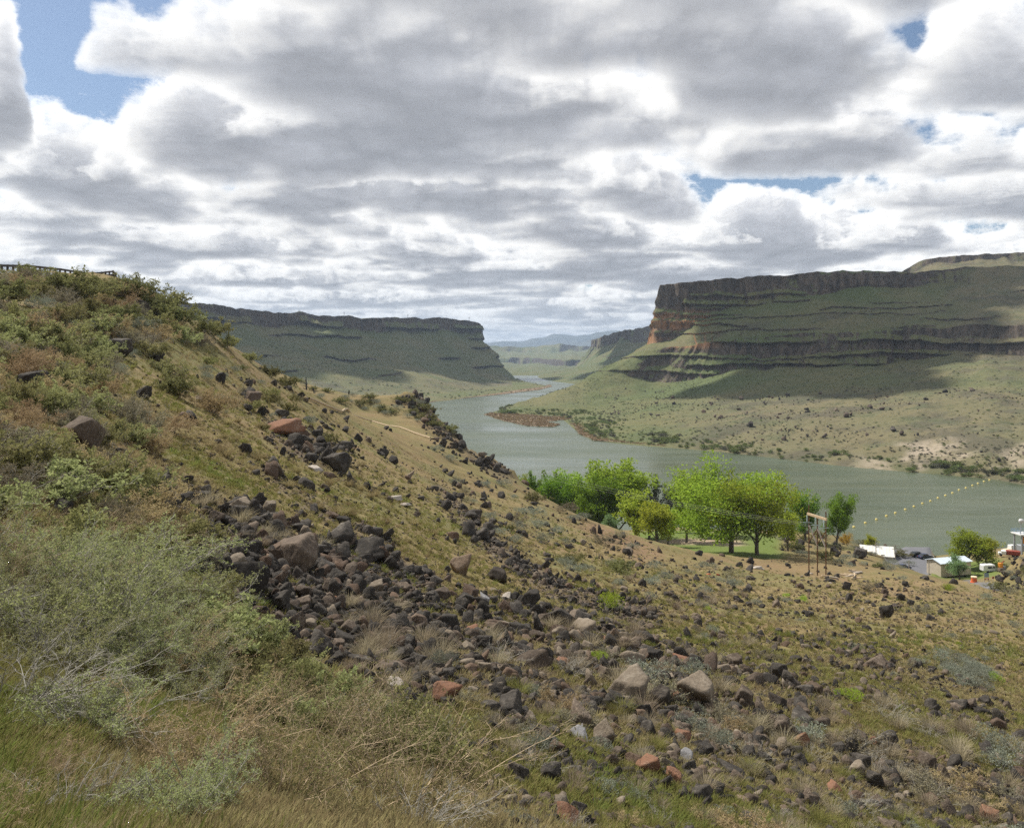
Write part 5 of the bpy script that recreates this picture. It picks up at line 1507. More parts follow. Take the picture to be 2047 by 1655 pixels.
for k, (poly, n, sp, key, lab) in enumerate(TUS):
    r2 = np.random.default_rng(500 + k)
    a = np.array(poly, float); lo, hi = a.min(0), a.max(0)
    qx = r2.uniform(lo[0], hi[0], n * 5); qy = r2.uniform(lo[1], hi[1], n * 5)
    m_ = inpoly(qx, qy, poly); h = cast(qx[m_], qy[m_]); h = h[np.isfinite(h).all(1)][:n]
    for p in h:
        tussock(key, p, min(r2.uniform(*sp) * p[1] / F, 0.9), lab, lab + 's')

# ================================================================== trees
def tree(seed, H, R0, trunk_h, mt, ml, nleaf, lsize, limbs=6, shape='round', fork=2):
    """trunk and limbs, then leaf sprays in lobes at the ends of the boughs"""
    rs_ = np.random.default_rng(seed)
    tk = Plant(); cr = Plant()
    base_r = H * 0.020 + 0.06
    pts, d = wander((0, 0, -0.3), (rs_.normal() * .06, rs_.normal() * .06, 1), H * 0.55 + .3, 6, rs_, 0.06)
    tk.tube(pts, base_r * 1.15, base_r * 0.45, 7)
    ends = []
    for i in range(limbs):
        f = trunk_h / (H * 0.55) + (1 - trunk_h / (H * 0.55)) * (i + rs_.random()) / limbs
        f = min(max(f, 0.15), 0.999); k = min(int(f * 6), 5); q = pts[k] + (pts[k + 1] - pts[k]) * (f * 6 - k)
        az = i * 2.4 + rs_.normal() * 0.4
        if shape == 'column': el = 1.1 + 0.2 * rs_.random(); ln = H * 0.30
        elif shape == 'spread': el = 0.45 + 0.45 * rs_.random(); ln = R0 * (0.8 + 0.3 * rs_.random())
        else: el = 0.65 + 0.45 * rs_.random(); ln = R0 * (0.75 + 0.35 * rs_.random())
        dv = np.array((math.cos(az) * math.cos(el), math.sin(az) * math.cos(el), math.sin(el)))
        lb, _ = wander(q, dv, ln, 5, rs_, 0.13, 0.10)
        tk.tube(lb, base_r * 0.42, base_r * 0.10, 5)
        ends.append((lb[-1], 1.0)); ends.append((lb[3], 0.8))
        for j in range(fork):
            k2 = 2 + j % 3
            b2, _ = wander(lb[k2], dv + rs_.normal(size=3) * 0.6, ln * 0.55, 4, rs_, 0.18, 0.12)
            tk.tube(b2, base_r * 0.16, base_r * 0.05, 4)
            ends.append((b2[-1], 0.85)); ends.append((b2[2], 0.6))
    # the leader
    for j in range(4):
        b2, _ = wander(pts[-1 - (j % 2)], np.array((rs_.normal() * .5, rs_.normal() * .5, 1.2)), H * (0.42 if shape != 'spread' else 0.33), 4, rs_, 0.12, 0.05)
        tk.tube(b2, base_r * 0.35, base_r * 0.06, 4)
        for q in (2, 3, 4): ends.append((b2[q], 0.85 - 0.1 * (q == 4)))
    per = nleaf // len(ends)
    for e, s in ends:
        rr = R0 * (0.17 + 0.13 * rs_.random()) * s
        v = rs_.normal(size=(per, 3)); v /= np.linalg.norm(v, axis=1)[:, None]
        rad_ = rr * (0.35 + 0.75 * rs_.random(per) ** 0.6)
        pos = e + v * rad_[:, None] * np.array((1, 1, 0.85 if shape != 'column' else 1.5))
        pos[:, 2] = np.maximum(pos[:, 2], trunk_h * 0.55)
        cr.leaves(pos, lsize, rs_, 0.62, 0.15, dirs=v * 0.6, jitter=0.6)
    zmax = max(np.concatenate(cr.lv)[:, 2])
    k = H / zmax
    a = mesh_np('trunk', np.concatenate(tk.tv) * k, np.concatenate(tk.tf), [MATS[mt]], smooth=True)
    b = mesh_np('crown', np.concatenate(cr.lv) * k, np.concatenate(cr.lf), [MATS[ml]])
    return a, b
TP = {'round': [tree(600 + i, 20, 8.0, 1.6, 'bark', 'leaf_cottonwood', 11000, 0.55, 11, 'round', 4) for i in range(3)],
      'deep': [tree(610 + i, 20, 7.5, 1.5, 'bark', 'leaf_cottonwood_deep', 10500, 0.55, 11, 'round', 4) for i in range(2)],
      'spread': [tree(620 + i, 20, 11.5, 2.2, 'bark', 'leaf_cottonwood', 15000, 0.55, 14, 'spread', 5) for i in range(2)],
      'column': [tree(630 + i, 20, 2.6, 2.0, 'bark', 'leaf_cottonwood_deep', 5200, 0.5, 10, 'column', 3) for i in range(2)],
      'small': [tree(640 + i, 10, 4.2, 1.8, 'bark', 'leaf_yellowing', 5200, 0.42, 10, 'round', 3) for i in range(2)],
      'silver': [tree(650, 8, 3.6, 0.8, 'bark', 'leaf_silver', 4200, 0.30, 9, 'round', 2)],
      'willow': [tree(660, 6, 3.6, 0.6, 'bark', 'leaf_willow', 3200, 0.26, 9, 'spread', 2)],
      'dark': [tree(670, 14, 1.7, 1.0, 'bark', 'leaf_juniper', 2600, 0.30, 9, 'column', 2)]}
TP_H = {'round': 20, 'deep': 20, 'spread': 20, 'column': 20, 'small': 10, 'silver': 8, 'willow': 6, 'dark': 14}
def plant_tree(name, key, i, px, base_py, top_py, Y, label, group=None, wide=1.0, ground=None):
    x = (px - CX) / F * Y
    z = float(hgt_at(np.array([x]), np.array([Y]))[0])
    z = max(z, 0.3)
    top = CZ - (top_py - HY) / F * Y
    hgt = max(top - z, 2.0)
    a, b = TP[key][i % len(TP[key])]
    o = empty(name, (x, Y, z - 0.1), rs.random() * 6.28)
    s = hgt / TP_H[key]
    o.scale = (s * wide, s * wide, s)
    link('trunk', a, o); link('crown', b, o)
    return tag(o, label, 'tree', group)
TREES = [
 ('cottonwood_tree', 'spread', 0, 1462, 1105, 906, 190, 'tallest broad cottonwood with two big trunks by the dirt track', 1.3),
 ('cottonwood_tree', 'spread', 1, 1514, 1108, 930, 184, 'broad cottonwood right of the tallest one', 1.2),
 ('cottonwood_tree', 'round', 0, 1372, 1080, 934, 226, 'round green tree left of the tallest cottonwood', 0.75),
 ('cottonwood_tree', 'deep', 0, 1402, 1075, 948, 236, 'deeper green tree behind the tallest cottonwood', 1.1),
 ('cottonwood_tree', 'round', 1, 1228, 1075, 912, 240, 'high spreading tree left of the river gap', 1.25),
 ('cottonwood_tree', 'deep', 1, 1182, 1070, 938, 232, 'dark green tree joined to the high spreading one', 1.1),
 ('cottonwood_tree', 'round', 2, 1150, 1060, 935, 246, 'green tree in the middle of the left clump', 1.05),
 ('cottonwood_tree', 'deep', 0, 1120, 1050, 945, 238, 'narrow green tree at the left of the clump', 0.8),
 ('poplar_tree', 'column', 0, 1066, 1030, 938, 252, 'slim poplar, left of a pair over the ridge', 1.0),
 ('poplar_tree', 'column', 1, 1087, 1035, 938, 250, 'slim poplar, right of a pair over the ridge', 1.0),
 ('cottonwood_tree', 'round', 1, 1040, 1010, 944, 262, 'low rounded treetop showing at the ridge end', 0.7),
 ('small_tree', 'small', 0, 970, 960, 908, 262, 'small green treetop peeping over the rocky ridge', 0.9),
 ('cottonwood_tree', 'deep', 1, 1270, 1080, 968, 244, 'green tree right of the high spreading one', 0.6),
 ('small_tree', 'small', 0, 1276, 1084, 972, 214, 'yellow green tree at the left of the lawn', 0.95),
 ('small_tree', 'small', 1, 1314, 1090, 1000, 186, 'small yellow green tree with a single dark trunk on the lawn edge', 1.25),
 ('small_tree', 'small', 0, 1334, 1073, 1006, 216, 'small tree behind the one on the lawn edge', 0.9),
 ('dark_poplar', 'dark', 0, 1312, 1072, 950, 238, 'thin dark poplar standing in the river gap', 0.9),
 ('dark_poplar', 'dark', 0, 1298, 1072, 970, 238, 'shorter dark poplar left of the thin dark one', 0.9),
 ('dark_poplar', 'dark', 0, 1334, 1072, 962, 252, 'dark poplar against the round green tree', 0.9),
 ('cottonwood_tree', 'deep', 0, 1610, 1090, 976, 226, 'green tree behind the pole structure', 0.85),
 ('cottonwood_tree', 'deep', 1, 1672, 1092, 980, 224, 'green tree right of the pole structure, by the water', 0.85),
 ('small_tree', 'small', 1, 1575, 1085, 1018, 206, 'low yellow green tree between the cottonwood and the poles', 1.0),
 ('willow_bush', 'willow', 0, 1694, 1088, 1062, 232, 'golden orange willow bush at the water edge', 1.1),
 ('small_tree', 'small', 0, 1738, 1100, 1066, 240, 'thin pale green tree over the white roofed shed', 1.1),
 ('cottonwood_tree', 'round', 2, 1936, 1135, 1056, 222, 'olive green tree standing over the tan building', 1.5),
 ('small_tree', 'small', 1, 1972, 1135, 1072, 220, 'yellow green tree right of the tan building', 1.2),
 ('silver_bush', 'silver', 0, 1918, 1152, 1104, 208, 'silvery green bush in front of the tan building', 1.2),
 ('round_bush', 'silver', 0, 1212, 1085, 1022, 206, 'bright green bush at the foot of the left clump', 1.0),
]
for t in TREES:
    plant_tree(t[0], t[1], t[2], t[3], t[4], t[5], t[6], t[7], wide=t[8])
# burnt trunks beyond the ridge
def snag(px, py, top, Y, label, seed):
    r2 = np.random.default_rng(seed)
    x = (px - CX) / F * Y; z = float(hgt_at(np.array([x]), np.array([Y]))[0])
    h = CZ - (top - HY) / F * Y - z
    pl = Plant()
    pts, _ = wander((0, 0, -0.2), (0.04, 0, 1), h, 6, r2, 0.07)
    pl.tube(pts, 0.36, 0.12, 6)
    br = Plant()
    for k in range(5):
        b2, _ = wander(pts[2 + k % 4], (r2.normal(), r2.normal(), 0.9), h * 0.3, 3, r2, 0.2)
        br.tube(b2, 0.14, 0.05, 4)
    o = empty('burnt_tree', (x, Y, z))
    link('trunk', pl.meshes('charred', 'charred')[0], o); link('branch', br.meshes('charred', 'charred')[0], o)
    tag(o, label, 'dead tree')
snag(612, 795, 752, 230, 'leaning burnt trunk, leftmost beyond the ridge', 1)
snag(630, 806, 774, 222, 'burnt trunk with stubs, middle of three', 2)
snag(697, 806, 778, 262, 'short burnt stub standing alone by the knob', 3)

# ================================================================== built things
plain('rust_steel', (0.150, 0.080, 0.042), (0.100, 0.054, 0.030), 0.8, 6)
plain('pale_timber', (0.560, 0.440, 0.290), (0.440, 0.330, 0.210), 0.8, 4)
plain('grey_timber', (0.380, 0.330, 0.270), (0.270, 0.230, 0.190), 0.85, 4)
plain('dark_timber', (0.085, 0.068, 0.052), (0.050, 0.042, 0.034), 0.85, 4)
plain('blue_porcelain', (0.300, 0.390, 0.420), (0.400, 0.480, 0.500), 0.35, 3, 0.5)
plain('white_roof', (0.780, 0.760, 0.700), (0.700, 0.680, 0.620), 0.45, 0.6)
plain('blue_roof', (0.620, 0.690, 0.740), (0.560, 0.630, 0.690), 0.4, 0.6)
plain('tan_siding', (0.560, 0.490, 0.380), (0.510, 0.440, 0.340), 0.7, 0.8)
plain('white_paint', (0.800, 0.800, 0.780), (0.720, 0.720, 0.700), 0.4, 2, 0.4)
plain('navy_paint', (0.020, 0.030, 0.075), (0.016, 0.024, 0.060), 0.25, 2, 0.5)
plain('black_paint', (0.020, 0.021, 0.024), (0.016, 0.017, 0.019), 0.25, 2, 0.5)
plain('silver_paint', (0.520, 0.520, 0.510), (0.460, 0.460, 0.450), 0.3, 2, 0.5)
plain('red_paint', (0.300, 0.070, 0.045), (0.240, 0.055, 0.038), 0.6, 2)
plain('dark_glass', (0.030, 0.036, 0.042), (0.025, 0.030, 0.036), 0.08, 2, 0.6)
plain('rubber', (0.025, 0.025, 0.025), (0.020, 0.020, 0.020), 0.9, 4)
plain('orange_plastic', (0.700, 0.160, 0.060), (0.620, 0.135, 0.050), 0.5, 3)
plain('orange_steel', (0.760, 0.300, 0.030), (0.680, 0.260, 0.026), 0.45, 3)
plain('cream_plastic', (0.800, 0.640, 0.440), (0.740, 0.590, 0.400), 0.5, 3)
plain('buoy_yellow', (0.720, 0.590, 0.200), (0.640, 0.520, 0.170), 0.5, 3, 0.3)
plain('grey_steel', (0.360, 0.380, 0.400), (0.280, 0.300, 0.320), 0.5, 3, 0.4, 0.3)
plain('blue_steel', (0.200, 0.310, 0.420), (0.160, 0.250, 0.350), 0.5, 3, 0.4)
plain('wire_metal', (0.200, 0.200, 0.200), (0.160, 0.160, 0.160), 0.6, 3, 0.2)
plain('red_scrap', (0.520, 0.110, 0.065), (0.420, 0.085, 0.050), 0.7, 5)

class MB:
    """gathers boxes, bars and lathes into one mesh"""
    def __init__(self): self.v, self.f, self.n = [], [], 0
    def add(self, v, f):
        self.v.append(np.asarray(v, float)); self.f += [tuple(i + self.n for i in q) for q in f]; self.n += len(v)
    def box(self, c, s, rz=0.0, taper=1.0, bev=0.06):
        """bevelled box, centre c, size s"""
        sx, sy, sz = (q / 2 for q in s); b = min(sx, sy, sz) * 2 * bev
        pr = [(-sx + b, -sy), (sx - b, -sy), (sx, -sy + b), (sx, sy - b), (sx - b, sy), (-sx + b, sy), (-sx, sy - b), (-sx, -sy + b)]
        v = []
        for z, k in ((-sz, 1 - b / max(sx, 1e-6)), (-sz + b, 1), (sz - b, taper), (sz, taper * (1 - b / max(sx, 1e-6)))):
            v += [(x * k, y * k, z) for x, y in pr]
        v = np.array(v); c_, s_ = math.cos(rz), math.sin(rz)
        v = np.stack([v[:, 0] * c_ - v[:, 1] * s_, v[:, 0] * s_ + v[:, 1] * c_, v[:, 2]], 1) + np.array(c)
        f = [tuple(range(7, -1, -1)), tuple(range(24, 32))]
        for k in range(3):
            f += [(k * 8 + i, k * 8 + (i + 1) % 8, k * 8 + 8 + (i + 1) % 8, k * 8 + 8 + i) for i in range(8)]
        self.add(v, f); return self
    def bar(self, a, b, w, h=None, sides=4):
        a = np.array(a, float); b = np.array(b, float); d = b - a; d /= np.linalg.norm(d)
        ref = np.array((0, 0, 1.0)) if abs(d[2]) < 0.9 else np.array((1.0, 0, 0))
        p = np.cross(d, ref); p /= np.linalg.norm(p); q = np.cross(p, d); h = h or w
        th = [2 * math.pi * (i + 0.5) / sides for i in range(sides)]
        k = 1.0 / math.cos(math.pi / sides) if sides == 4 else 1.0
        ring = [p * math.cos(t) * w / 2 * k + q * math.sin(t) * h / 2 * k for t in th]
        v = [a + r for r in ring] + [b + r for r in ring]
        f = [tuple(range(sides - 1, -1, -1)), tuple(range(sides, 2 * sides))] + [(i, (i + 1) % sides, sides + (i + 1) % sides, sides + i) for i in range(sides)]
        self.add(v, f); return self
    def lathe(self, c, prof, seg=14):
        v = []
        for r, z in prof: v += [(c[0] + r * math.cos(2 * math.pi * i / seg), c[1] + r * math.sin(2 * math.pi * i / seg), c[2] + z) for i in range(seg)]
        n = len(prof)
        f = [(k * seg + i, k * seg + (i + 1) % seg, (k + 1) * seg + (i + 1) % seg, (k + 1) * seg + i) for k in range(n - 1) for i in range(seg)]
        f += [tuple(range(seg - 1, -1, -1)), tuple((n - 1) * seg + i for i in range(seg))]
        self.add(v, f); return self
    def path(self, pts, r, sides=5):
        pl = Plant(); pl.tube(pts, r, r, sides); self.add(pl.tv[0], [tuple(q) for q in pl.tf[0]]); return self
    def mesh(self, name, m):
        me = bpy.data.meshes.new(name)
        me.from_pydata([tuple(q) for q in np.concatenate(self.v)], [], self.f); me.materials.append(MATS[m]); me.update()
        return me
    def build(self, name, m, parent=None, loc=None, rot=None):
        return link(name, self.mesh(name, m), parent, loc, rot)
def G(px, Y):
    """place on the ground at a bearing and distance"""
    x = (px - CX) / F * Y
    return np.array((x, Y, float(hgt_at(np.array([x]), np.array([Y]))[0])))

# -------- three-legged wooden pole structure carrying the power line
b1, b2, b3 = G(1617, 150.0), G(1634, 147.6), G(1651, 145.2)
root = empty('power_pole_frame', tuple(b2))
def zt(py, Y): return CZ - (py - HY) / F * Y
tops = [np.array((b[0], b[1], zt(t, b[1]))) for b, t in ((b1, 1010), (b2, 1030), (b3, 1023))]
o0 = b2
for b, t in zip((b1, b2, b3), tops):
    MB().bar(b - o0 - np.array((0, 0, 0.6)), (t - o0), 0.21, sides=8).build('post', 'rust_steel', root)
ba = np.array((b1[0], b1[1], zt(1027, b1[1]))) - o0; bc = np.array((b3[0], b3[1], zt(1037.5, b3[1]))) - o0
dv = (bc - ba) / np.linalg.norm(bc - ba)
MB().bar(ba - dv * 0.5 + np.array((-.05, -0.25, 0)), bc + dv * 0.15 + np.array((-.05, -0.25, 0)), 0.28, 0.42).build('crossbeam', 'pale_timber', root)
def on(b, py): return np.array((b[0], b[1] - 0.1, zt(py, b[1]))) - o0
for a, c, m, w in (((b1, 1050), (b2, 1090), 'grey_timber', 0.30), ((b2, 1056), (b1, 1082), 'rust_steel', 0.16), ((b2, 1057), (b3, 1096), 'grey_timber', 0.30), ((b3, 1061), (b2, 1086), 'rust_steel', 0.16)):
    MB().bar(on(*a), on(*c), w, 0.10).build('brace', m, root)
ends = []
for f in (-0.06, 0.44, 0.92):
    q = ba + (bc - ba) * f + np.array((-0.3, -0.4, -0.2))
    m = MB(); m.lathe(q + np.array((0, 0, -1.35)), [(0.03, 0)] + [(0.13 if i % 2 else 0.06, 0.1 + i * 0.1) for i in range(12)] + [(0.03, 1.35)], 10)
    m.build('insulator_string', 'blue_porcelain', root)
    MB().bar(q + np.array((-0.75, 0.15, -1.4)), q + np.array((0.85, -0.15, -1.4)), 0.10).build('conductor_clamp', 'blue_porcelain', root)
    ends.append(o0 + q + np.array((-0.75, 0.15, -1.4)))
MB().bar(tops[0] - o0, tops[0] - o0 + np.array((0, 0, 1.0)), 0.07).build('lightning_rod', 'wire_metal', root)
tag(root, 'rust brown three post power line frame with pale crossbeam above the trees', 'power pole')
for k, e in enumerate(ends):
    far = P(985 - 6 * k, 913 + 5 * k, 236)
    t = np.linspace(0, 1, 26)[:, None]
    line = e * (1 - t) + far * t; line[:, 2] -= (4 * t * (1 - t))[:, 0] * 1.6
    tag(MB().path(line, 0.016, 4).build('power_line', 'wire_metal'), ('uppermost', 'middle', 'lowest')[k] + ' wire strung from the pole frame past the trees to the ridge', 'power line', 'wires of the power line')
# -------- broken timber and white rubble round its foot
r2 = np.random.default_rng(9)
for k in range(16):
    p = cast([r2.uniform(1658, 1722)], [r2.uniform(1141, 1156)])[0]
    if not np.isfinite(p).all(): continue
    l = r2.uniform(1.0, 2.8)
    a = r2.normal() * 0.5
    tag(MB().box((0, 0, 0.14), (l, 0.25, 0.18)).build('timber', 'pale_timber' if k % 3 else 'grey_timber', None, p, (r2.normal() * .1, r2.normal() * .12, a)),
        'pale board in the debris heap right of the pole frame', 'board', 'boards of the debris heap')
for px_, py_, w, lab in ((1621, 1147, 8, 'white stone at the foot of the left post'), (1604, 1152, 5, 'small white stone left of the posts'), (1661, 1166, 9, 'white stone below the debris heap'), (1512, 1137, 13, 'white rubble lump left of the pole frame, larger'), (1526, 1140, 9, 'white rubble lump left of the pole frame, smaller')):
    p = cast([px_], [py_])[0]; w = w * p[1] / F
    tag(link('boulder', rock_with(ROCK_SLAB[px_ % 4], 'rock_pale'), None, p, (0, 0, px_), w), lab, 'boulder')
for px_, py_, lab in ((1417, 1150, 'red scrap lying on the slope, left piece'), (1434, 1150, 'red scrap lying on the slope, right piece')):
    p = cast([px_], [py_])[0]
    tag(link('red_scrap', rock_with(ROCK_SLAB[px_ % 4], 'red_scrap'), None, p, (0.3, 0, px_), 9 * p[1] / F), lab, 'scrap')

# -------- guardrail along the road on the rim
rail_px = [(-90, 540, 100), (0, 541, 118), (60, 543, 131), (120, 545.5, 145), (180, 547, 160), (226, 548, 174)]
rp = np.array([P(*q) for q in rail_px]); rp[:, 2] = hgt_at(rp[:, 0], rp[:, 1])
seg = np.linalg.norm(np.diff(rp, axis=0), axis=1); cum = np.concatenate([[0], np.cumsum(seg)])
def along(s): return np.array([np.interp(s, cum, rp[:, i]) for i in range(3)])
root = empty('guardrail', tuple(rp[0]))
n = int(cum[-1] / 2.4)
for k in range(n + 1):
    q = along(k * cum[-1] / n)
    MB().box(q - rp[0] + np.array((0, 0, 0.6)), (0.26, 0.26, 1.2)).build('post', 'dark_timber', root)
line = np.array([along(s) for s in np.linspace(0, cum[-1], 40)]) - rp[0] + np.array((0.16, 0, 1.0))
m = MB()
for a, c in zip(line[:-1], line[1:]): m.bar(a, c, 0.10, 0.36)
m.build('rail_beam', 'dark_timber', root)
tag(root, 'dark guardrail with square posts along the road on the skyline', 'guardrail')
ret = np.array([P(228, 547, 175), P(232, 550, 170), P(222, 553, 160), P(205, 555.5, 150), P(184, 557, 142)]); ret[:, 2] = np.maximum(ret[:, 2] - 0.4, hgt_at(ret[:, 0], ret[:, 1]))
root = empty('guardrail', tuple(ret[0]))
cum2 = np.concatenate([[0], np.cumsum(np.linalg.norm(np.diff(ret, axis=0), axis=1))])
for k in range(18):
    s = k / 17 * cum2[-1]; q = np.array([np.interp(s, cum2, ret[:, i]) for i in range(3)]) - ret[0]
    MB().box(q + np.array((0, 0, 0.2)), (0.24, 0.24, 1.3)).build('post', 'dark_timber', root)
m = MB()
for a, c in zip(ret[:-1], ret[1:]):
    m.bar(a - ret[0] + np.array((0, 0, .72)), c - ret[0] + np.array((0, 0, .72)), 0.1, 0.34); m.bar(a - ret[0] + np.array((0, 0, .25)), c - ret[0] + np.array((0, 0, .25)), 0.1, 0.30)
m.build('rail_beam', 'dark_timber', root)
tag(root, 'dark guardrail end curving back round the road bend', 'guardrail')

# -------- thin pale pipe down the hillside
pp_ = [(618, 800), (680, 826), (740, 843), (800, 862), (860, 878), (905, 890)]
kn = cast([q[0] for q in pp_], [q[1] for q in pp_])
kn = kn[np.isfinite(kn).all(1)]
kn = kn[np.concatenate([[True], np.diff(kn[:, 1]) > 0])]
t = np.linspace(0, len(kn) - 1, 50)
ln = np.stack([np.interp(t, np.arange(len(kn)), kn[:, i]) for i in range(3)], 1)
ln[:, 2] = np.maximum(hgt_at(ln[:, 0], ln[:, 1]) + 0.35, ln[:, 2] + 0.35)
tag(MB().path(ln, 0.19, 6).build('pipeline', 'pale_timber'), 'long thin pale pipe running down the hillside to the knob', 'pipe')

# -------- buildings on the flat
def gable(name, c, ang, L, Wd, wall_h, rise, mw, mr, label, over_=0.35):
    root = empty(name, tuple(c), ang)
    w, l = Wd / 2, L / 2
    v = [(-l, -w, -0.6), (l, -w, -0.6), (l, w, -0.6), (-l, w, -0.6), (-l, -w, wall_h), (l, -w, wall_h), (l, w, wall_h), (-l, w, wall_h), (-l, 0, wall_h + rise), (l, 0, wall_h + rise)]
    m = MB(); m.add(v, [(0, 1, 5, 4), (2, 3, 7, 6), (1, 2, 6, 9, 5), (3, 0, 4, 8, 7)])
    wl = m.build('wall', mw, root)
    m = MB(); e = over_; k = rise / w
    for s in (-1, 1):
        a = [(-l - e, s * (w + e), wall_h - e * k + .02), (l + e, s * (w + e), wall_h - e * k + .02), (l + e, 0, wall_h + rise + .02), (-l - e, 0, wall_h + rise + .02)]
        up_ = [(x, y, z + 0.14) for x, y, z in a]
        m.add(a + up_, [(0, 1, 2, 3), (4, 5, 6, 7), (0, 1, 5, 4), (1, 2, 6, 5), (2, 3, 7, 6), (3, 0, 4, 7)])
    rf = m.build('roof', mr, root)
    m = MB()
    for i in range(int(L / 0.9)):
        x = -l + 0.45 + i * 0.9
        for s in (-1, 1): m.bar((x, s * (w + e), wall_h - e * k + 0.17), (x, s * 0.03, wall_h + rise + 0.17), 0.05, 0.06)
    m.build('roof_seams', mr, rf)
    for s in (-1, 1):
        m = MB(); m.box((0, 0, 0), (0.05, 0.18, 0.2)); m.build('trim', mr, wl, (s * (l + .02), 0, wall_h + rise * 0.5))
    d = MB().box((0, 0, 0), (1.0, 0.08, 2.1)).build('door', 'grey_timber', wl, (l * 0.35, -w - 0.03, 1.05))
    MB().box((0, 0, 0), (0.12, 0.06, 0.06)).build('handle', 'grey_steel', d, (0.35, -0.06, 0.0))
    for x in (-0.5, -0.05):
        f_ = MB().box((0, 0, 0), (1.1, 0.08, 0.9)).build('window', 'dark_glass', wl, (x * l, -w - 0.03, wall_h * 0.6))
    return tag(root, label, 'building')
c = P(1881, 1149, 211); ang = math.atan2(0.29, 0.957)
ux = np.array((math.cos(ang), math.sin(ang), 0)); uy = np.array((-math.sin(ang), math.cos(ang), 0))
cb = c + ux * 8 + uy * 2.8; 
cb = c + ux * 5 + uy * 2.4
gable('utility_building', cb, ang, 10, 4.8, 2.9, 0.7, 'tan_siding', 'blue_roof', 'long tan building with pale blue metal roof behind the trees')
cs_ = P(1762, 1118, 238); cs_[2] = max(min(cs_[2], 3.2), 2.4)
gable('white_roofed_shed', cs_ + np.array((-1.5, 0, 0)), math.atan2(-0.35, 0.93), 8.5, 8.0, 1.7, 1.9, 'tan_siding', 'white_roof', 'shed with a white metal roof showing over the sagebrush')
c = P(1974, 1138, 214); c[2] = float(hgt_at(np.array([c[0]]), np.array([c[1]]))[0]) 
root = empty('camper_trailer', tuple(c), 0.1)
MB().box((0, 0, 1.35), (3.4, 1.9, 1.7), taper=0.98, bev=0.1).build('body', 'white_paint', root)
MB().box((0, -0.97, 1.55), (1.1, 0.05, 0.5)).build('window', 'dark_glass', root)
MB().box((1.1, -0.97, 1.55), (0.6, 0.05, 0.5)).build('window', 'dark_glass', root)
for x in (-0.6, 0.5): MB().lathe((0, 0, -.1), [(0.18, 0), (0.32, 0.02), (0.32, 0.2), (0.18, 0.22)], 12).build('wheel', 'rubber', root, (x, -0.92, 0.35), (R(90), 0, 0))
tag(root, 'small white camper trailer under the yellow green tree', 'trailer')

# -------- vehicles
def car(px, Y, ang, paint, label, suv=False, cat='car'):
    c = G(px, Y)
    root = empty('parked_car' if cat == 'car' else 'pickup_truck', tuple(c), ang)
    h = 0.72 if not suv else 0.85
    prof = [(-2.2, .35), (-2.25, .62), (-2.15, h + .1), (-1.7, h + .22), (1.0, h + .2), (1.9, h + .05), (2.2, .62), (2.2, .35)]
    v = [(x, s * (0.86 if z < h + .15 else 0.82), z) for s in (-1, 1) for x, z in prof]; n_ = len(prof)
    m = MB(); m.add(v, [tuple(range(n_ - 1, -1, -1)), tuple(range(n_, 2 * n_))] + [(i, (i + 1) % n_, n_ + (i + 1) % n_, n_ + i) for i in range(n_)])
    m.build('body', paint, root)
    rr = -1.95 if suv else -1.6
    ca = [(rr, h + .2), (rr + .35, h + .72), (0.1, h + .74), (0.85, h + .2)] if cat == 'car' else [(-0.5, h + .2), (-0.4, h + .72), (0.5, h + .72), (1.0, h + .2)]
    v = [(x, s * (0.8 - 0.14 * (z > h + .5)), z) for s in (-1, 1) for x, z in ca]
    m = MB(); m.add(v, [(3, 2, 1, 0), (4, 5, 6, 7)] + [(i, (i + 1) % 4, 4 + (i + 1) % 4, 4 + i) for i in range(4)])
    cab = m.build('cabin', 'dark_glass', root)
    xs = [q[0] for q in ca]
    MB().box(((xs[1] + xs[2]) / 2, 0, h + .755), (xs[2] - xs[1] + .1, 1.32, .05)).build('roof', paint, cab)
    for x in (-1.4, 1.35):
        for s in (-1, 1):
            w_ = MB().lathe((0, 0, -.11), [(0.20, 0), (0.33, 0.02), (0.33, 0.2), (0.20, 0.22)], 14).build('wheel', 'rubber', root, (x, s * .80, .33), (R(90), 0, 0))
            MB().lathe((0, 0, -.12), [(0.05, 0), (0.19, 0.0), (0.19, 0.24), (0.05, 0.24)], 10).build('rim', 'silver_paint', w_)
    for s in (-1, 1):
        MB().box((2.19, s * .6, .68), (.06, .34, .14)).build('headlight', 'white_paint', root)
        MB().box((-2.22, s * .62, .74), (.06, .26, .16)).build('taillight', 'red_paint', root)
    return tag(root, label, cat)
car(1806, 222, 0.35, 'navy_paint', 'dark blue car parked nearest the white roofed shed')
car(1796, 217, 0.30, 'silver_paint', 'silver car parked in front of the dark blue one')
car(1836, 238, 0.15, 'black_paint', 'black car parked at the far side of the car park', True)
car(1850, 236, 0.25, 'navy_paint', 'dark car partly behind the tan building')
c = G(2018, 226)
root = empty('dump_truck', tuple(c), 2.7); root.scale = (.72, .72, .72)
MB().box((2.0, 0, 1.45), (1.7, 2.2, 1.5), bev=.1).build('cab', 'white_paint', root); MB().box((3.2, 0, 1.05), (1.2, 1.8, .9), bev=.12).build('hood', 'white_paint', root)
MB().box((2.62, 0, 1.75), (.5, 1.9, .6)).build('windshield', 'dark_glass', root)
MB().box((-1.2, 0, 1.65), (4.4, 2.4, 1.5), taper=1.05).build('dump_body', 'red_paint', root); MB().box((0.3, 0, .72), (6.6, 1.0, .25)).build('chassis', 'black_paint', root)
for x in (3.0, -1.2, -2.5):
    for s in (-1, 1): MB().lathe((0, 0, -.15), [(.25, 0), (.5, .02), (.5, .28), (.25, .3)], 14).build('wheel', 'rubber', root, (x, s * 1.0, .5), (R(90), 0, 0))
tag(root, 'white cabbed dump truck with red body beside the dam works', 'truck')

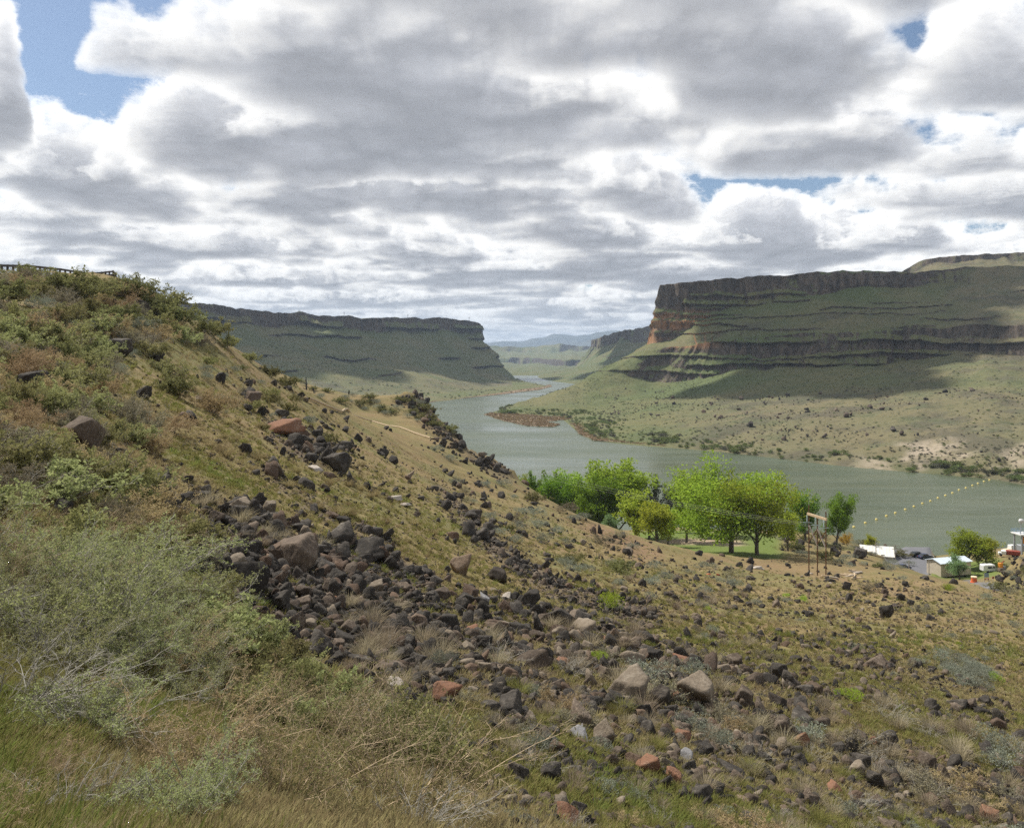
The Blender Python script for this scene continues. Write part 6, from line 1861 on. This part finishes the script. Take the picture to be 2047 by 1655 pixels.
# -------- small things by the road
c = G(1947, 197)
root = empty('orange_barrel', tuple(c))
MB().lathe((0, 0, 0), [(.85, 0), (.85, .12), (.70, .16), (.66, .5), (.62, 1.2)], 18).build('body', 'orange_plastic', root)
MB().lathe((0, 0, 1.2), [(.66, 0), (.70, .04), (.70, .28), (.5, .32)], 18).build('lid', 'cream_plastic', root)
tag(root, 'large orange barrel with a pale lid beside the road', 'barrel')
c = G(1972, 194)
root = empty('notice_board', tuple(c))
for s in (-1, 1): MB().box((s * .5, 0, .9), (.12, .12, 2.0)).build('post', 'grey_timber', root)
MB().box((0, -.08, 1.45), (1.0, .06, .95)).build('panel', 'blue_steel', root)
MB().box((0, -.13, .55), (.9, .06, .45)).build('lower_panel', 'red_scrap', root); MB().box((0, -.17, .5), (.6, .03, .2)).build('notice', 'white_paint', root)
tag(root, 'weathered grey notice board on two posts beside the orange barrel', 'sign')
c = G(1985, 190)
root = empty('road_sign', tuple(c))
MB().bar((0, 0, -.2), (0, 0, 1.1), .08).build('post', 'grey_steel', root); MB().lathe((0, 0, 0), [(.02, -.03), (.3, -.03), (.3, .03), (.02, .03)], 8).build('plate', 'red_paint', root, (0, -.06, 1.1), (R(90), 0, R(10)))
tag(root, 'small red road sign right of the notice board', 'sign')
c = G(2000, 214)
root = empty('orange_machine', tuple(c), .3)
MB().box((0, 0, 1.1), (1.0, .9, 1.5), bev=.1).build('body', 'orange_steel', root); MB().box((1.0, 0, .6), (.9, .8, .6)).build('engine', 'grey_steel', root); MB().bar((.3, 0, 1.8), (1.3, 0, 2.2), .2).build('arm', 'red_paint', root)
for s in (-1, 1): MB().lathe((0, 0, -.1), [(.15, 0), (.32, .02), (.32, .18), (.15, .2)], 12).build('wheel', 'rubber', root, (.2, s * .5, .32), (R(90), 0, 0))
tag(root, 'small orange machine at the foot of the road bank', 'machine')

# -------- gantry of the dam works at the right edge
base = G(2048, 232)
root = empty('dam_gantry', tuple(base), 0.1)
for x in (-2.0, 2.6):
    for y in (-1.5, 1.5): MB().bar((x, y, -2.5), (x, y, 6.2), .34).build('leg', 'grey_steel', root)
MB().box((.4, 0, 6.3), (6.4, 4.0, .28)).build('platform', 'white_paint', root)
m = MB()
for z in (6.9, 7.4):
    for y in (-1.9, 1.9): m.bar((-2.7, y, z), (3.5, y, z), .09)
    m.bar((-2.7, -1.9, z), (-2.7, 1.9, z), .09)
for x in np.linspace(-2.7, 3.5, 7):
    for y in (-1.9, 1.9): m.bar((x, y, 6.4), (x, y, 7.4), .08)
m.build('railing', 'blue_steel', root)
MB().box((.6, -.2, 4.3), (1.9, 1.6, 2.2), bev=.08).build('hoist', 'orange_steel', root); MB().box((-.3, 0, 2.2), (3.0, 2.2, 1.8)).build('machine_house', 'grey_steel', root)
for z0 in (0.0, 3.0):
    MB().bar((-2, -1.55, z0), (2.6, -1.55, z0 + 3), .15).build('brace', 'blue_steel', root)
mast = MB().bar((-1.4, 0, 6.4), (-1.0, 0, 9.3), .26, sides=8).build('mast', 'grey_steel', root)
MB().lathe((-1.0, 0, 9.2), [(.12, 0), (.6, .2), (.75, .6), (.72, 1.0), (.4, 1.3), (.1, 1.36)], 14).build('lamp_head', 'silver_paint', mast)
tag(root, 'blue and grey steel gantry with a round headed mast at the right edge', 'gantry')
c = G(2026, 237)
root = empty('work_boat', tuple(c), 0.25)
hull = [(-3.2, .9, 1.3), (-3.0, 1.0, 0), (2.2, 1.1, 1.4), (3.6, 0.05, 1.7), (2.0, .8, 0)]
v = [(-3.2, -1.1, 1.2), (-3.0, -.8, 0), (1.8, -.8, 0), (2.2, -1.15, 1.3), (3.7, 0, 1.65), (2.2, 1.15, 1.3), (1.8, .8, 0), (-3.0, .8, 0), (-3.2, 1.1, 1.2)]
m = MB(); m.add(v, [(0, 1, 2, 3), (3, 2, 4), (4, 6, 5), (5, 6, 7, 8), (8, 7, 1, 0), (2, 6, 4), (1, 7, 6, 2), (0, 3, 4, 5, 8)])
m.build('hull', 'cream_plastic', root); MB().box((-.6, 0, 1.9), (1.8, 1.6, 1.2), taper=.9).build('cabin', 'white_paint', root)
tag(root, 'cream hulled work boat resting behind the dump truck', 'boat')

# -------- slim utility poles
for px_, top, Y, arm, lab in ((1751, 1082, 226, False, 'thin pole in front of the white roofed shed'), (1790, 1089, 232, True, 'utility pole with crossarms right of the white roofed shed'),
                              (1857, 1117, 208, False, 'thin pole at the corner of the tan building'), (1817, 1120, 205, False, 'short post at the edge of the car park')):
    c = G(px_, Y); h = max(zt(top, Y) - c[2], 2)
    root = empty('utility_pole', tuple(c))
    MB().bar((0, 0, -.4), (0, 0, h), .2, sides=7).build('post', 'grey_timber', root)
    if arm:
        for z in (h - .3, h - 1.2): MB().bar((-1.1, 0, z), (1.1, 0, z), .12).build('crossarm', 'grey_timber', root)
        MB().lathe((0, 0, h - 2.2), [(.1, 0), (.3, .1), (.3, .8), (.1, .9)], 10).build('transformer', 'silver_paint', root)
    tag(root, lab, 'utility pole')
# -------- towers on the left rim, far off
for k, (px_, py_, Y, hh) in enumerate(((598, 629, 2060, 15), (688, 633, 2140, 15), (815, 634, 2290, 11), (938, 640, 2400, 12))):
    c = P(px_, py_ + 2, Y); root = empty('transmission_tower', tuple(c))
    m = MB(); m.bar((-1.6, 0, -3), (-.3, 0, hh), .5); m.bar((1.6, 0, -3), (.3, 0, hh), .5); m.build('mast', 'grey_steel', root)
    MB().bar((-4, 0, hh * .85), (4, 0, hh * .85), .4).build('crossarm', 'grey_steel', root)
    tag(root, ('first', 'second', 'third', 'last')[k] + ' thin tower from the left on the distant mesa rim', 'tower', 'towers on the mesa rim')
# -------- buoy line
BU = [(1707, 1054), (1730, 1046), (1752, 1039), (1772, 1032), (1790, 1026), (1810, 1019), (1827, 1013), (1844, 1007), (1860, 1002), (1875, 996), (1890, 991), (1904, 986), (1917, 980), (1931, 976), (1944, 971), (1955, 967), (1967, 963), (1978, 960)]
ball = MB().lathe((0, 0, -.25), [(.05, -.3), (.38, -.12), (.6, .2), (.62, .45), (.48, .78), (.22, .95), (.06, 1.0)], 14).mesh('float', 'buoy_yellow')
eye = MB().lathe((0, 0, .72), [(.12, 0), (.14, .05), (.12, .2), (.04, .24)], 8).mesh('lifting_eye', 'grey_steel')
ORD = ['nearest', 'second', 'third', 'fourth', 'fifth', 'sixth', 'seventh', 'eighth', 'ninth', 'tenth', 'eleventh', 'twelfth', 'thirteenth', 'fourteenth', 'fifteenth', 'sixteenth', 'seventeenth', 'farthest']
for k, q in enumerate(BU):
    root = empty('buoy', tuple(W0(*q))); root.scale = (.85,) * 3
    link('float', ball, root); link('lifting_eye', eye, root)
    tag(root, 'yellow buoy, %s in the line from the near bank' % ORD[k], 'buoy', 'yellow buoys strung across the river')

# ================================================================== the far shore: reed flats, scrub and boulders
plain('reed_mud', (0.225, 0.165, 0.105), (0.160, 0.118, 0.075), 0.95, 0.15)
leaf_mat('reed_brown', (0.220, 0.160, 0.090), (0.320, 0.240, 0.140), 0.3)
leaf_mat('scrub_green', (0.115, 0.150, 0.050), (0.215, 0.245, 0.095), 0.3)
leaf_mat('scrub_grey', (0.120, 0.122, 0.082), (0.200, 0.195, 0.140), 0.2)
rs = np.random.default_rng(88)
def flat(name, label, poly, z=0.35, sub=5):
    pts = np.array([W0(a, b, 0.0) for a, b in poly])
    # wavy outline
    out = []
    for i in range(len(pts)):
        a, b = pts[i], pts[(i + 1) % len(pts)]
        for t in np.linspace(0, 1, sub, endpoint=False):
            q = a * (1 - t) + b * t; out.append((q[0] + (float(vnoise(q[0] / 9, q[1] / 9)) - .5) * 5, q[1] + (float(vnoise(q[1] / 9, q[0] / 9, None, 3)) - .5) * 8))
    bm = bmesh.new()
    top = [bm.verts.new((x, y, z)) for x, y in out]; low = [bm.verts.new((x * 1.0, y, -1.0)) for x, y in out]
    cen = np.mean(out, 0)
    bm.faces.new(top)
    for i in range(len(out)): bm.faces.new((low[i], low[(i + 1) % len(out)], top[(i + 1) % len(out)], top[i]))
    bmesh.ops.triangulate(bm, faces=[f for f in bm.faces if len(f.verts) > 4])
    me = bpy.data.meshes.new(name); bm.to_mesh(me); bm.free(); me.materials.append(MATS['reed_mud'])
    tag(link(name, me), label, kind='structure')
    return out
SPIT = [(966, 829), (985, 825), (1050, 829), (1100, 833), (1150, 833), (1165, 839), (1120, 840), (1096, 844), (1122, 850), (1100, 853), (1055, 852), (1010, 842)]
BANKR = [(1142, 848), (1165, 846), (1180, 866), (1200, 874), (1330, 886), (1330, 893), (1190, 881), (1160, 868)]
BANKL = [(850, 806), (880, 799), (960, 790), (1030, 781), (1075, 774), (1100, 769), (1104, 773), (1075, 780), (1010, 788), (940, 795), (890, 800)]
shapes = [flat('reed_flat', 'brown reed spit reaching into the river from the right bank', SPIT), flat('shore_mud', 'brown reedy margin of the right bank', BANKR, 0.6), flat('far_spit', 'thin brown spit along the far left bank', BANKL, 0.5)]
rv = [mesh_np('reed_tuft', *tuft(450 + i, 1.2, 1.6, 60, 0.05, 0.5, 0.4), [MATS['reed_brown']]) for i in range(3)]
pos = []
for sh_, n in zip(shapes, (1500, 900, 500)):
    a = np.array(sh_); lo, hi = a.min(0), a.max(0)
    q = rs.uniform(lo, hi, (n * 6, 2)); q = q[inpoly(q[:, 0], q[:, 1], a)][:n]
    pos.append(np.concatenate([q, np.full((len(q), 1), 0.35)], 1))
pos = np.concatenate(pos); m = len(pos)
sc = rs.uniform(0.5, 1.1, m)
scatter('reeds', 'brown reeds on the low spits and margins', rv, pos, np.stack([np.zeros(m), np.zeros(m), rs.random(m) * 6.28], 1), np.stack([sc * 1.4, sc * 1.4, sc], 1), rs.integers(0, 3, m))
def bank_points(obname, n, test):
    o = bpy.data.objects[obname]; me = o.data
    co = np.zeros(len(me.vertices) * 3, np.float32); me.vertices.foreach_get('co', co); co = co.reshape(-1, 3)
    ed = np.arange(len(co))
    sx, sy = proj(co[:, 0], co[:, 1], co[:, 2])
    k = test(co, sx, sy)
    w = np.where(k, co[:, 1] ** 0, 0.0); w = w / w.sum()
    i = rs.choice(ed, n, p=w)
    return co[i] + rs.normal(size=(n, 3)) * np.array((1.6, 1.6, 0)), sx[i], sy[i]
sc_m = [clump(700 + i, 0.8, 0.75, 260, 0.22, 0.5, 5, 3).meshes('twig_grey', 'scrub_green')[1] for i in range(2)] + [clump(710 + i, 0.7, 0.75, 240, 0.22, 0.5, 5, 3).meshes('twig_grey', 'scrub_grey')[1] for i in range(2)]
# green bushes along the water
q, sx, sy = bank_points('canyon_side_right', 1700, lambda c, sx, sy: (c[:, 2] > 0.4) & (c[:, 2] < 4.5) & (sx > 960) & (sx < 2200) & (fbm(c[:, 0] / 25, c[:, 1] / 25, None, 5, 2) > 0.36))
m = len(q); s = rs.uniform(1.0, 2.8, m) * np.clip(fbm(q[:, 0] / 18, q[:, 1] / 18, None, 9, 2) * 1.8, .5, 1.5)
scatter('shore_bushes', 'green willow scrub lining the far shore', sc_m, q - np.array((0, 0, .2)), np.stack([np.zeros(m), np.zeros(m), rs.random(m) * 6.28], 1), np.stack([s * 1.2, s * 1.2, s], 1), np.where(rs.random(m) < .75, rs.integers(0, 2, m), rs.integers(2, 4, m)))
# sagebrush on the bench and talus
q, sx, sy = bank_points('canyon_side_right', 7500, lambda c, sx, sy: (c[:, 2] > 3.0) & (c[:, 2] < 75) & (sx > 1050) & (sx < 2200) & (fbm(c[:, 0] / 45, c[:, 1] / 45, None, 15, 4) + rs.normal(size=len(c)) * .05 > 0.47))
m = len(q); s = rs.uniform(0.45, 1.15, m)
scatter('bench_scrub', 'sagebrush scrub over the far river bench', sc_m, q - np.array((0, 0, .1)), np.stack([np.zeros(m), np.zeros(m), rs.random(m) * 6.28], 1), np.stack([s * 1.4, s * 1.4, s], 1), np.where(rs.random(m) < .25, rs.integers(0, 2, m), rs.integers(2, 4, m)))
# boulders on the bench
q, sx, sy = bank_points('canyon_side_right', 1100, lambda c, sx, sy: (c[:, 2] > 5) & (c[:, 2] < 42) & (sx > 1180) & (sx < 2200) & (sy > 775) & (fbm(c[:, 0] / 30, c[:, 1] / 30, None, 25, 4) + rs.normal(size=len(c)) * .05 > 0.55))
m = len(q); s = 0.7 + 0.8 * rs.pareto(2.5, m); s = np.minimum(s, 4.5)
scatter('bench_boulders', 'dark boulders scattered over the far river bench', [rock_with(me, t) for t in ('basalt', 'basalt_brown') for me in ROCK_SMALL], q, rs.uniform(0, 6.28, (m, 3)) * np.array((.1, .1, 1)), np.stack([s, s, s * .9], 1), rs.integers(0, 16, m))
q, sx, sy = bank_points('canyon_side_left', 1600, lambda c, sx, sy: (c[:, 2] > 0.6) & (c[:, 2] < 100) & (sx > 380) & (sx < 1100) & (fbm(c[:, 0] / 90, c[:, 1] / 90, None, 35, 4) + rs.normal(size=len(c)) * .05 > 0.48))
m = len(q); s = rs.uniform(1.2, 2.8, m)
scatter('left_bank_scrub', 'dark scrub over the left canyon side', sc_m, q, np.stack([np.zeros(m), np.zeros(m), rs.random(m) * 6.28], 1), np.stack([s * 1.3, s * 1.3, s * .8], 1), rs.integers(0, 4, m))

# ================================================================== each of the many told by its nearest landmark
bpy.context.view_layer.update()
def seen_at(o):
    l = o.matrix_world.translation
    return CX + F * l.x / max(l.y, 1), HY - F * (l.z - CZ) / max(l.y, 1)
tops_ = [o for o in COL.objects if o.parent is None and 'label' in o and 'category' in o]
short = {'boulder': 1, 'shrub': 1, 'tree': 1, 'power pole': 1, 'building': 1, 'barrel': 1}
crowd = {}
for o in tops_:
    if o.name.split('.')[0] in ('boulder', 'buoy'): continue
    if 'group' in o: crowd.setdefault(o['label'], []).append(o)
many_ = [o for l, v in crowd.items() for o in v if len(v) > 1 or o.name.split('.')[0] == 'rock']
names_ = {o.name for o in many_}
lm = [(seen_at(o), o['label']) for o in tops_ if o.name not in names_ and o['category'] in short and 4 <= len(o['label'].split()) <= 9 and ' the picture' not in o['label']]
lx = np.array([q[0][0] for q in lm]); ly = np.array([q[0][1] for q in lm])
WORDS = {'rock': 'rock', 'bunchgrass': 'tussock', 'timber': 'board'}
ORDN = ['nearest', 'second nearest', 'third nearest', 'fourth nearest', 'fifth nearest', 'sixth nearest', 'seventh nearest', 'eighth nearest', 'ninth nearest', 'tenth nearest'] + ['%dth nearest' % k for k in range(11, 80)]
slots = {}
for o in many_:
    x, y = seen_at(o)
    d = np.hypot(lx - x, (ly - y) * 1.3)
    i = int(d.argmin())
    dx, dy = x - lx[i], y - ly[i]
    way = ('right of' if dx > 0 else 'left of') if abs(dx) > abs(dy) else ('below' if dy > 0 else 'above')
    kind = o.name.split('.')[0]
    if kind == 'rock': ph = o['label'].split()[0] + ' rock'
    elif kind == 'bunchgrass': ph = o['label'].split()[0] + ' tussock'
    elif kind == 'timber': ph = 'pale board'
    elif kind == 'power_line': continue
    else: ph = next((v[1] for v in KIND.values() if o['label'].startswith(v[1])), kind.replace('_', ' '))
    slots.setdefault((ph, i, way), []).append((float(d[i]), o))
for (ph, i, way), v in slots.items():
    v.sort(key=lambda q: q[0])
    for k, (_, o) in enumerate(v):
        w = (ORDN[k] + ' ' + ph + ' ' + way + ' the ' + lm[i][1]).split()
        o['label'] = ' '.join(w[:16])
